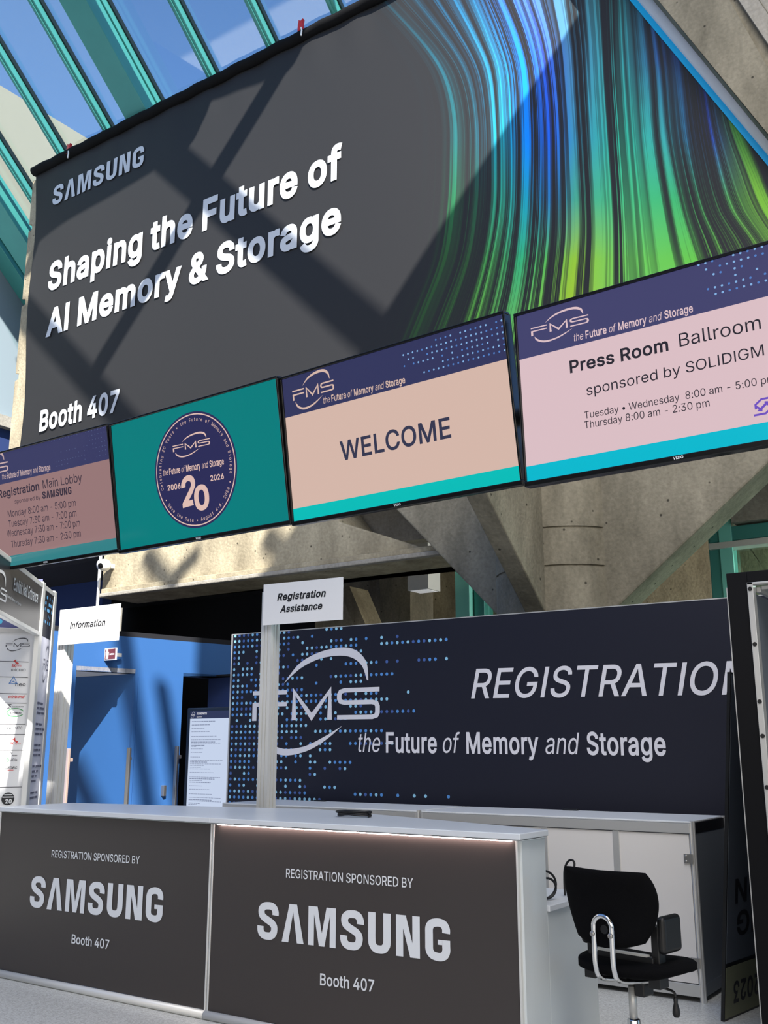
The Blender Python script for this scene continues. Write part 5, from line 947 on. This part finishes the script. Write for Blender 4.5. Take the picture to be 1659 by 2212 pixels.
post_sign('information_sign', 'white Information sign board on a pale metal post', 117, 5.4, 1738, [(129.5, 1317.5), (259.5, 1303.5), (257, 1383), (124.5, 1394)],
          [('Information', (151, 1358), (227.5, 1351), (153, 1344), .016)], 'ink', .095, 1.0)
post_sign('registration_sign', 'white Registration Assistance sign board on a ribbed metal post', 574, 5.8, 1756, [(568.5, 1262.5), (740.5, 1247), (740, 1338.5), (568, 1351)],
          [('Registration', (599, 1297), (704, 1288), (601.5, 1282), .026), ('Assistance', (605, 1323), (696.5, 1315), (613, 1308), .026)], 'ink', .1, 5.0)
# small restroom sign on the blue wall
rl = thing('restroom_sign', 'small maroon sign with a white figure above the blue door', 'sign', atY(238, 1412, 7.55))
pl = Pl(atY(238, 1412, 7.55), 0); uv = [pl.uv(*c) for c in ((226.5, 1401), (251, 1398), (249, 1424), (225, 1427))]
u0, u1, v0, v1 = uv[0][0], uv[1][0], uv[3][1], uv[0][1]
MB().pbox(pl, u0, u1, v0, v1, -.02, 0).build('plate', M['signwhite'], rl, bevel=.003)
MB().pbox(pl, u0+.012, u1-.008, v0+.012, v1-.01, 0, .003).build('face', M['maroon'], rl)
f = MB(); um_ = u0+.05; hh_ = v1-v0
f.keep = False; f.lathe([(.016, -.001), (.016, .001)], pl.P(um_, v0+hh_*.80, .005), pl.n, 14); f.pbox(pl, um_-.026, um_+.026, v0+hh_*.42, v0+hh_*.70, .003, .005); f.pbox(pl, um_-.02, um_-.003, v0+.016, v0+hh_*.42, .003, .005); f.pbox(pl, um_+.003, um_+.02, v0+.016, v0+hh_*.42, .003, .005)
txt_uv(f, pl, 'MEN', u0+.092, u1-.02, v0+hh_*.42, .018, .005, bold=.02); f.build('pictogram', M['signwhite'], rl)
MB().pbox(pl, (u0+u1)/2-.01, (u0+u1)/2+.01, (v0+v1)/2-.02, (v0+v1)/2+.02, -.16, -.02).build('bracket', M['alu'], rl)
# ================================================================== screen totem
q = atY(405, 1530, 7.95); KP = Pl((q.x, 7.95, 0), 0)
kz = KP.uv(406, 1530)[1]; ku = KP.uv(497, 1528)[0]+.12
kt = thing('screen_totem', 'tall black screen totem showing a keynote list beside the blue wall', 'kiosk', KP.P(ku/2, 0, -.05))
MB().pbox(KP, 0, ku, 0.03, kz, -.08, 0).build('housing', M['bezel'], kt, bevel=.008)
MB().pbox(KP, -.05, ku+.05, 0, .03, -.25, .15).build('base', M['blackpl'], kt, bevel=.004)
su0, su1, sv1 = KP.uv(409, 1600)[0], ku-.03, KP.uv(410, 1537)[1]
MB().pbox(KP, su0, su1, .6, sv1, 0, .002).build('screen', em('pale_blue', (196, 208, 230)), kt)
hvv = KP.uv(408, 1553)[1]
MB().pbox(KP, su0, su1, hvv, sv1, .002, .003).build('header_band', em('keynote_header', (38, 42, 72)), kt)
L = ML(); put_fms_uv(L, KP, su0+.012, su0+.07, (hvv+sv1)/2-.012, .02, .004); txt_uv(L, KP, '2025 KEYNOTES', su0+.1, su0+.25, (hvv+sv1)/2+.004, .02, .004, bold=.02); txt_uv(L, KP, 'Sponsors', su0+.1, su0+.18, (hvv+sv1)/2-.026, .014, .004); L.build('logo', em('pale_print', (225, 225, 232)), kt)
# rows of print too small to read, drawn as thin bars
L = ML(); rg = random.Random(4)
for y0, rows in ((1559, ((.52, 1), (.40, 1), (.28, 0), (.36, 0), (.52, 0), (.62, 0), (.64, 0), (.08, 0))), (1603, ((.52, 1), (.27, 1), (.27, 0), (.24, 0), (.22, 0), (.66, 0), (.65, 0), (.22, 0))), (1646, ((.36, 1), (.28, 0), (.4, 0), (.53, 0), (.66, 0), (.28, 0))), (1682, ((.55, 1), (.46, 1), (.28, 0), (.4, 0), (.47, 0), (.68, 0), (.68, 0), (.18, 0))), (1727, ((.5, 1), (.2, 1), (.3, 0), (.14, 0), (.17, 0)))):
    vv = KP.uv(412, y0)[1]
    for i, (wd, bo) in enumerate(rows):
        L.new(); v = vv-.036*i-(.012 if i > 3 else 0); u = su0+.03
        while u < su0+.03+wd*(su1-su0):
            k = rg.uniform(.012, .035); L.pbox(KP, u, u+k, v-.004 if bo else v-.0025, v+.004 if bo else v+.0025, .002, .003); u += k+.006
L.build('print_rows', em('pale_grey_text', (120, 128, 152)), kt)
# ================================================================== wall camera and conduit, lamp
q = atY(226, 1221, 9.3); cm = thing('security_camera', 'small white security camera on the end of the concrete beam', 'camera', q)
MB().lathe([(.0, -.1), (.07, -.09), (.085, -.03), (.085, .03), (.07, .06), (.0, .065)], q, (0, 1, 0), 20).build('housing', M['cam_white'], cm, smooth=True)
MB().lathe([(.0, -.12), (.04, -.11), (.042, -.09)], q, (-.3, 1, .25), 14).build('lens', M['bezel'], cm)
MB().box((q.x-.04, q.y+.03, q.z-.03), (q.x+.04, q.y+.16, q.z+.03)).build('mount', M['cam_white'], cm, bevel=.005)
a, b = atY(218, 1240, 9.42), atY(216, 1312, 9.42)
tag(MB().tube([(bl.x-.03, 9.42, a.z+.6), (bl.x-.03, 9.42, b.z-.5)], .022, 10).build('conduit_pipe', M['cam_white'], None, smooth=True), 'thin white conduit pipe at the left end of the concrete beam', 'pipe')
a, b, c = atY(880, 1218, 11.2), atY(922, 1215, 11.2), atY(882, 1276, 11.2)
lm = thing('box_lamp', 'white box lamp hanging under the concrete beam', 'lamp', (a.x+.1, 11.35, c.z))
sd = b.x-a.x
MB().box((a.x, 11.2, c.z), (b.x+.02, 11.2+sd, 4.55)).build('lamp_housing', M['cam_white'], lm, bevel=.006)
MB().box((a.x+.03, 11.23, c.z-.004), (b.x-.01, 11.17+sd, c.z)).build('diffuser', M['led_white'], lm)
# ================================================================== black framed booth at the right
SP = Pl((-1.58, 5.7, 0), 0); X0, X1 = atY(1568, 1240, 5.7).x, atY(1614, 1262, 5.7).x
zt0 = atY(1568, 1239, 5.7).z; zi = atY(1616, 1259, 5.7).z
XR = 1.2
bo = thing('booth_frame', 'black fabric booth frame with a silver inner edge at the right', 'booth', (-.2, 6.2, 0))
m = MB(); m.box((X0, 5.7, 0), (X1, 5.76, zt0)); m.box((X1, 5.7, zi), (XR, 5.76, zt0)); m.box((XR, 5.7, 0), (XR+.12, 5.76, zt0)); m.build('fabric_front', M['blackcloth'], bo, bevel=.004)
m = MB(); m.box((X0-.006, 5.705, 0), (X0, 5.75, zt0-.08)); m.build('edge_trim', M['alu'], bo)
m = MB(); m.box((X1, 5.69, 0), (X1+.032, 5.75, zi)); m.box((X1, 5.69, zi-.012), (XR, 5.75, zi)); m.build('inner_frame', M['alu'], bo, bevel=.002)
for y in (1272, 1392, 1516, 1590, 1700, 1800):
    z = atY(1622, y, 5.69).z
    if z < zi-.01: MB().lathe([(.012, 0), (.012, .003)], (X1+.016, 5.69, z), (0, -1, 0), 12).build('frame_hole', M['blackpl'], bo)
MB().box((X0+.02, 5.76, 0), (X1+.03, 8.6, zi-.06)).build('side_wall', M['greypanel'], bo)
m = MB(); m.box((X1+.03, 5.76, zi-.05), (X1+.055, 8.5, zi-.018)); m.box((X1+.06, 5.76, zi-.035), (X1+.1, 8.5, zi-.012)); m.build('top_rail', M['alu'], bo, bevel=.003)
MB().box((X1+.1, 5.76, zi-.02), (XR, 8.5, zi-.0)).build('ceiling_panel', M['greypanel'], bo)
MB().box((X0+.02, 8.5, 0), (XR, 8.56, zi)).build('back_wall', M['blackcloth'], bo)
# ================================================================== leaning sign board
A = atZ(1565, 2208, 0); B = atZ(1633, 2178, 0); e = (B-A).normalized(); nrm = Vector((e.y, -e.x, 0))
tilt = math.degrees(math.atan2(.2, 1.95))
class LP(Pl):
    def __init__(s): s.o = A.copy(); s.u = e; s.v = (Vector((0, 0, 1))*math.cos(math.radians(tilt))+nrm*math.sin(math.radians(tilt))); s.n = s.u.cross(s.v)
lp = LP(); W_ = .75; HH = 1.96
ln = thing('leaning_board', 'dark sign board standing upside down, leaning behind the booth frame', 'sign board', A)
vmid = lp.uv(1575, 2085)[1]
MB().pbox(lp, 0, W_, 0, HH, -.022, -.002).build('board', M['blackpl'], ln)
MB().pbox(lp, .012, W_-.012, vmid+.012, HH-.012, -.002, 0).build('upper_face', mat('dark_slate_print', (74, 80, 88), .5), ln)
MB().pbox(lp, .012, W_-.012, .012, vmid-.012, -.002, 0).build('lower_face', M['olive'], ln)
def flipped(mb, s, uc_, vc_, h, wd):
    V, F = runs(s, .02); x0 = min(p[0] for p in V); x1 = max(p[0] for p in V)
    put2d(mb, lp, V, F, lambda x, y: (uc_-((x-x0)/(x1-x0)-.5)*wd, vc_-(y/CAPH-.5)*h), .001)
L = MB(); (u_, v_) = lp.uv(1596, 2140); flipped(L, '2023', .29, v_, .11, .36)
(u_, v_) = lp.uv(1612, 1990); flipped(L, 'SIG', .35, v_, .13, .42)
(u_, v_) = lp.uv(1605, 1922); flipped(L, 'ION', .33, v_, .13, .44); L.build('lettering', M['ink'], ln)
# ================================================================== office chair
hg = math.radians(9.5); CH = Vector((-1.92, 4.84, 0))
g_ = Vector((math.sin(hg), math.cos(hg), 0)); r_ = Vector((math.cos(hg), -math.sin(hg), 0)); Z = Vector((0, 0, 1))
def cp(a, b, z): return CH+r_*a+g_*b+Z*z
ch = thing('office_chair', 'black fabric office chair with a chrome looped back support, seen from behind', 'chair', CH)
def cushion(fn, nu, nv, th_fn, name, m_, par):
    mb = MB(); 
    top = [[fn(i/nu*2-1, j/nv*2-1, 1) for i in range(nu+1)] for j in range(nv+1)]; bot = [[fn(i/nu*2-1, j/nv*2-1, -1) for i in range(nu+1)] for j in range(nv+1)]
    n = nu+1; V = [p for r in top for p in r]+[p for r in bot for p in r]; k = len(V)//2; F = []
    for j in range(nv):
        for i in range(nu):
            a = j*n+i; F += [(a, a+1, a+n+1, a+n), (k+a, k+a+n, k+a+n+1, k+a+1)]
    for i in range(nu): F += [(i, k+i, k+i+1, i+1), (nv*n+i, nv*n+i+1, k+nv*n+i+1, k+nv*n+i)]
    for j in range(nv): F += [(j*n, (j+1)*n, k+(j+1)*n, k+j*n), (j*n+nu, k+j*n+nu, k+(j+1)*n+nu, (j+1)*n+nu)]
    mb.add(V, F); return mb.build(name, m_, par, smooth=True)
def sq(u, v, p=.62):   # square -> rounded square
    a = u*math.sqrt(max(0, 1-p*v*v/2)); b = v*math.sqrt(max(0, 1-p*u*u/2)); return a, b
def back(u, v, s):
    a, b = sq(u, v, .6); wd = .252*(1-.22*((1-b)/2)**2)
    x = a*wd; z = .800+.19*b-(.04*(1-a*a) if b > .0 else 0)*max(0, b)+.004
    rim = max(abs(u), abs(v))**8; th = .032*(1-.62*rim)
    y = -.19+.05*(a*a)-.03*b*b-.02*b+s*th
    return cp(x, y, z)
cushion(back, 26, 22, None, 'backrest', M['blackfab'], ch)
def seat(u, v, s):
    a, b = sq(u, v, .8); rim = max(abs(u), abs(v))**6
    x = a*.262; y = .06+b*.25; z = .512+s*.038*(1-.6*rim)-(.03*max(0, b)**2)+.012*a*a
    return cp(x, y, z)
cushion(seat, 24, 22, None, 'seat', M['blackfab'], ch)
bk_ = []
for sg in (-1, 1):
    pass
cx = .022; hs = .047
def arch(): return [cp(cx+hs*math.cos(a), -.262, .712+hs*math.sin(a)) for a in [PI*k/10 for k in range(11)]][::-1]
leftp = [cp(cx-hs, -.262, .57), cp(cx-hs, -.262, .65)]; rightp = [cp(cx+hs, -.262, .65), cp(cx+hs, -.262, .57)]
low = lambda s: [cp(cx+s*hs, -.257, .54), cp(cx+s*hs, -.24, .50), cp(cx+s*hs*1.0, -.19, .478), cp(cx+s*hs*.9+.02, -.1, .468), cp(cx+s*hs*.8+.06, .02, .462)]
path = low(-1)[::-1]+leftp+arch()+rightp+low(1)
MB().tube(smooth(path, 3), .0125, 12).build('back_support', M['chrome'], ch, smooth=True)
for s in (-1, 1): MB().lathe([(.012, 0), (.012, .006), (.006, .009)], cp(cx+s*hs, -.274, .68), -g_, 12).build('screw', M['steel'], ch)
MB().lathe([(.02, 0), (.02, .03)], cp(cx, -.25, .70), g_, 12).build('back_boss', M['blackpl'], ch)
def rbox(c, sx, sy, sz, name, m_, bev=.02):
    mb = MB(); P = [c+r_*a+g_*b for a, b in ((-sx, -sy), (sx, -sy), (sx, sy), (-sx, sy))]; mb.prism([p-Z*sz for p in P], Z*(2*sz)); return mb.build(name, m_, ch, bevel=bev, seg=4)
for s in (1, -1):
    rbox(cp(s*.205, .01, .672), .022, .085, .082, 'armrest', M['blackpl'], .026)
    rbox(cp(s*.172, -.04, .6), .02, .03, .11, 'arm_bracket', M['blackpl'], .006)
    rbox(cp(s*.17, -.05, .475), .03, .04, .03, 'arm_hinge', M['blackpl'], .004)
rbox(cp(0, -.07, .555), .17, .02, .02, 'cross_bar', M['blackpl'], .006)
rbox(cp(0, -.075, .578), .14, .012, .006, 'cross_bar_plate', M['aluwhite'], .002)
rbox(cp(0, .05, .462), .10, .13, .014, 'seat_plate', M['blackpl'], .005)
rbox(cp(.045, .03, .415), .028, .045, .034, 'tilt_mechanism', M['blackpl'], .01)
MB().tube(smooth([cp(.08, .03, .432), cp(.16, .03, .428), cp(.2, .03, .418), cp(.205, .03, .395)], 4), .006, 8).build('lever', M['blackpl'], ch, smooth=True)
MB().lathe([(.006, .03), (.011, .02), (.009, .005), (.016, -.02), (.018, -.04), (.012, -.055), (0, -.057)], cp(.205, .03, .37), (0, 0, 1), 12).build('lever_knob', M['blackpl'], ch, smooth=True)
MB().lathe([(.017, .33), (.017, .44)], cp(0, .0, 0), n=18).build('gas_spring', M['steel'], ch, smooth=True)
MB().lathe([(.019, .27), (.0185, .42), (.017, .42)], cp(0, .0, 0), n=18).build('piston_sleeve', M['alu'], ch, smooth=True)
MB().lathe([(.030, .07), (.030, .275), (.026, .282)], cp(0, .0, 0), n=20).build('column_sleeve', M['chrome'], ch, smooth=True)
for k in range(5):
    a = 2*PI*k/5+.3; d = r_*math.cos(a)+g_*math.sin(a); w_ = Z.cross(d)*.022
    p, q = cp(0, 0, .085)+d*.02, cp(0, 0, .06)+d*.27
    MB().loft([p-w_, p+w_, p+w_+Z*.035, p-w_+Z*.035], [q-w_*.7, q+w_*.7, q+w_*.7+Z*.02, q-w_*.7+Z*.02]).build('base_leg', M['blackpl'], ch, bevel=.004)
    MB().lathe([(.026, -.012), (.026, .012)], cp(0, 0, .026)+d*.27, Z.cross(d), 14).build('caster', M['blackpl'], ch)
    MB().tube([cp(0, 0, .03)+d*.27, cp(0, 0, .07)+d*.27], .006, 8).build('caster_stem', M['steel'], ch)
# ================================================================== exhibit hall entrance arch at the left
eh = math.radians(41.9); ee = Vector((-math.sin(eh), math.cos(eh), 0)); en = Vector((math.cos(eh), math.sin(eh), 0))
class EP(Pl):
    def __init__(s, o): s.o = Vector(o); s.u = ee; s.v = Vector((0, 0, 1)); s.n = en
_d = ray(84, 1500); o_ = CAM+_d*(8.6/math.hypot(_d.x, _d.y)); ep = EP((o_.x, o_.y, 0))
ar = thing('entrance_arch', 'charcoal and white exhibit hall entrance arch at the left edge', 'entrance arch', (o_.x, o_.y, 0))
def quad_uv(*px): 
    q = [ep.uv(*p) for p in px]; return q
u0 = ep.uv(-60, 1250)[0]; uc1 = ep.uv(84, 1400)[0]; uc2 = ep.uv(116, 1320)[0]
zt1 = ep.uv(60, 1243)[1]; zt1 = (ep.uv(45, 1236)[1]+ep.uv(88, 1264)[1])/2; zb1 = (ep.uv(5, 1322)[1]+ep.uv(78, 1360)[1])/2
MB().pbox(ep, u0, uc1-.01, zb1, zt1, -.035, 0).build('header_panel', M['headerdk'], ar)
MB().pbox(ep, u0, uc2, zt1, zt1+.035, -.04, .006).build('top_rail', M['aluwhite'], ar, bevel=.003)
MB().pbox(ep, u0, uc1-.01, zb1-.03, zb1, -.04, .006).build('bottom_rail', M['aluwhite'], ar, bevel=.003)
p_ = ep.P(uc1, 0, -.03)
MB().pbox(ep, uc1-.05, uc1+.05, 0, zt1+.05, -.035, .008).build('post', M['aluwhite'], ar, bevel=.006)
MB().pbox(ep, uc2-.04, uc2+.06, 0, zt1+.05, -.035, .008).build('post', M['aluwhite'], ar, bevel=.006)
MB().pbox(ep, uc1+.05, uc2-.04, zb1-.02, zt1, -.03, 0).build('side_header', M['navyprint'], ar)
MB().pbox(ep, uc1+.05, uc2-.04, 0.1, zb1-.02, -.03, 0).build('schedule_panel', mat('pale_lilac_board', (206, 208, 222), .6), ar)
L = ML(); put_fms(L, ep, (-34, 1272), (13, 1263), (-34, 1250), .004) if False else None
txt(L, ep, 'Exhibit Hall Entrance', (28, 1274), (80, 1302), (29, 1247), .004, bold=.012)
txt(L, ep, 'the Future of Memory and Storage', (9, 1286), (44, 1309), (9, 1280), .004, bold=.006)
q = ep.uv(15, 1262); put_fms_uv(L, ep, q[0]-.55, q[0]+.0, q[1]-.13, .085, .004)
L.build('lettering', M['light_print'], ar)
rg = random.Random(2); D = MB(); wv = uc2-.04-(uc1+.05)
for j in range(int((zt1-zb1-.06)/.05)):
    for i in range(12):
        if rg.random() < .5: dots(D, ep, [(uc1+.1+i*(wv-.1)/12, zt1-.05-j*.05)], .015, .004, 8)
D.build('dot_pattern', mat('dot_print_blue', (96, 168, 220), .6), ar)
L = ML(); put_fms_uv(L, ep, uc1+.05+wv*.42, uc1+.05+wv*.9, zb1-.28, .09, .004)
v = zb1-.55
while v > .95:
    k = rg.choice((3, 4, 2, 3)); 
    for i in range(k):
        L.new(); u = uc1+.05+wv*.14; e_ = u+wv*rg.uniform(.4, .75)
        while u < e_: s_ = rg.uniform(.06, .16); L.pbox(ep, u, u+s_, v-.008, v+.008, .0, .004); u += s_+.03
        v -= .038
    v -= .05
L.build('print_rows', mat('grey_print', (92, 94, 112), .6), ar)
# logo panel facing the lobby
fo = ep.P(uc1, 0, -.12); fy = math.degrees(math.atan2(fo.x, fo.y))   # heading of the panel from the lobby
lpn = Pl((fo.x, fo.y, 0), -fy+2)
sp = thing('sponsor_panel', 'white sponsor board printed with small company logos at the left edge', 'panel', (fo.x, fo.y, 0))
ur_ = lpn.uv(73, 1500)[0]; ul_ = lpn.uv(-130, 1500)[0]; vt = lpn.uv(40, 1360)[1]
MB().pbox(lpn, ul_, ur_, 0, vt, -.05, 0).build('panel', M['signwhite'], sp)
MB().pbox(lpn, ul_, ur_, vt-.03, vt+.01, -.06, .01).build('top_rail', M['alu'], sp, bevel=.002)
MB().pbox(lpn, ul_, ur_, vt+.01, vt+.42, -.05, -.02).build('dot_header', mat('lilac_navy_print', (92, 94, 140), .6), sp)
D = MB()
for j in range(4):
    for i in range(24):
        if rg.random() < .55: dots(D, lpn, [(ur_-.05-i*.062, vt+.06+j*.062)], .02, -.018, 8)
D.build('dot_pattern', mat('dot_print_cyan', (86, 190, 226), .6), sp)
G, Rd, Gn, Bl = MB(), MB(), MB(), MB()
def ltxt(mb, s, x0, x1, y, h, bold=.0, sh=0): txt(mb, lpn, s, (x0, y), (x1, y), (x0, y-h), .003, bold=bold, shear=sh)
put_fms(G, lpn, (12, 1397.5), (64, 1397), (12, 1389), .003)
for y in (1427, 1461, 1497, 1517.5, 1564, 1586, 1620.5, 1701): (a, b), (c, d) = lpn.uv(-40, y), lpn.uv(62-(y-1427)*.05, y); G.pbox(lpn, a, c, b-.002, b+.002, 0, .003)
ltxt(Rd, 'SK', 25, 34, 1441, 6, .03); ltxt(Rd, 'hynix', 35, 46, 1440, 5); ltxt(G, 'micron', 24, 55, 1450, 7); ltxt(G, 'neo', 33, 55, 1482, 8, .01)
V, F = ribbon([(-.5, -.4), (0, .5), (.5, -.4), (0, -.1), (-.5, -.4), (.5, -.4)], .05); c0 = lpn.uv(29, 1470); put2d(Bl, lpn, V, F, lambda x, y: (c0[0]+x*.06, c0[1]+y*.06), .003)
for cx_, cy_ in ((32, 1431), (30, 1600)):
    c0 = lpn.uv(cx_+2, cy_); put2d(Rd, lpn, [(-.6, .2), (0, .7), (.1, .1), (.7, -.1), (.5, -.5), (-.1, -.1), (-.2, .2)], [(0, 6, 1), (1, 6, 2), (2, 6, 5), (2, 5, 3), (3, 5, 4)], lambda x, y: (c0[0]+x*.035, c0[1]+y*.035), .003)
ltxt(Rd, 'winbond', 18, 53, 1508, 6, .02, .2); ltxt(G, 'SILICON MOTION', 26, 51, 1528, 3)
c0 = lpn.uv(20, 1526); put2d(G, lpn, *ribbon([(.5, .5), (-.3, .5), (.3, 0), (-.5, -.5), (.3, -.5)], .1), lambda x, y: (c0[0]+x*.03, c0[1]+y*.03), .003)
c0 = lpn.uv(33, 1539); el = [(1.0*math.cos(a), .5*math.sin(a)) for a in [math.radians(20+k*15) for k in range(22)]]
put2d(Gn, lpn, *ribbon(el, .05), lambda x, y: (c0[0]+x*.062, c0[1]+y*.062), .003); ltxt(G, 'SUPERMICRO', 22, 46, 1541.5, 3.4, .03)
ltxt(G, 'YMTC', 27, 48, 1575.5, 6); ltxt(G, 'WW', 14, 24, 1575, 5, .03); ltxt(Rd, 'SK', 22, 29, 1608, 5, .03); ltxt(Rd, 'hynix', 32, 45, 1608, 3.5, 0, .2)
ltxt(G, 'NVM', 14, 27, 1628, 4, 0, .2); ltxt(G, 'express', 26, 37, 1633, 3, .02, .2); ltxt(G, 'UCIe', 21, 37, 1644, 5.5, .01); ltxt(Gn, 'O', 13, 19, 1645, 7, .02); ltxt(G, 'JEDEC', 11, 37, 1661, 5.5, .02, .2)
(a, b), (c, d) = lpn.uv(16, 1663.5), lpn.uv(29, 1663.5); Rd.pbox(lpn, a, c, b-.002, b+.002, 0, .003)
G.build('logo_print', mat('grey_logo_print', (70, 70, 76), .6), sp); Rd.build('logo_print', mat('red_logo_print', (205, 60, 56), .6), sp); Gn.build('logo_print', mat('green_logo_print', (70, 150, 90), .6), sp); Bl.build('logo_print', mat('blue_logo_print', (80, 130, 190), .6), sp)
c0 = lpn.uv(17, 1725.5); rr = lpn.uv(31, 1725.5)[0]-c0[0]
m = MB(); dots(m, lpn, [c0], rr, .003, 28); m.build('seal', M['ink'], sp)
m = MB(); txt(m, lpn, '20', (11, 1735), (25, 1735), (11, 1726), .005, bold=.03)
for y, a, b in ((1722, 5, 29), (1717, 9, 26)): q, k = lpn.uv(a, y), lpn.uv(b, y); m.pbox(lpn, q[0], k[0], q[1]-.004, q[1]+.004, .003, .005)
m.build('seal_print', M['signwhite'], sp)
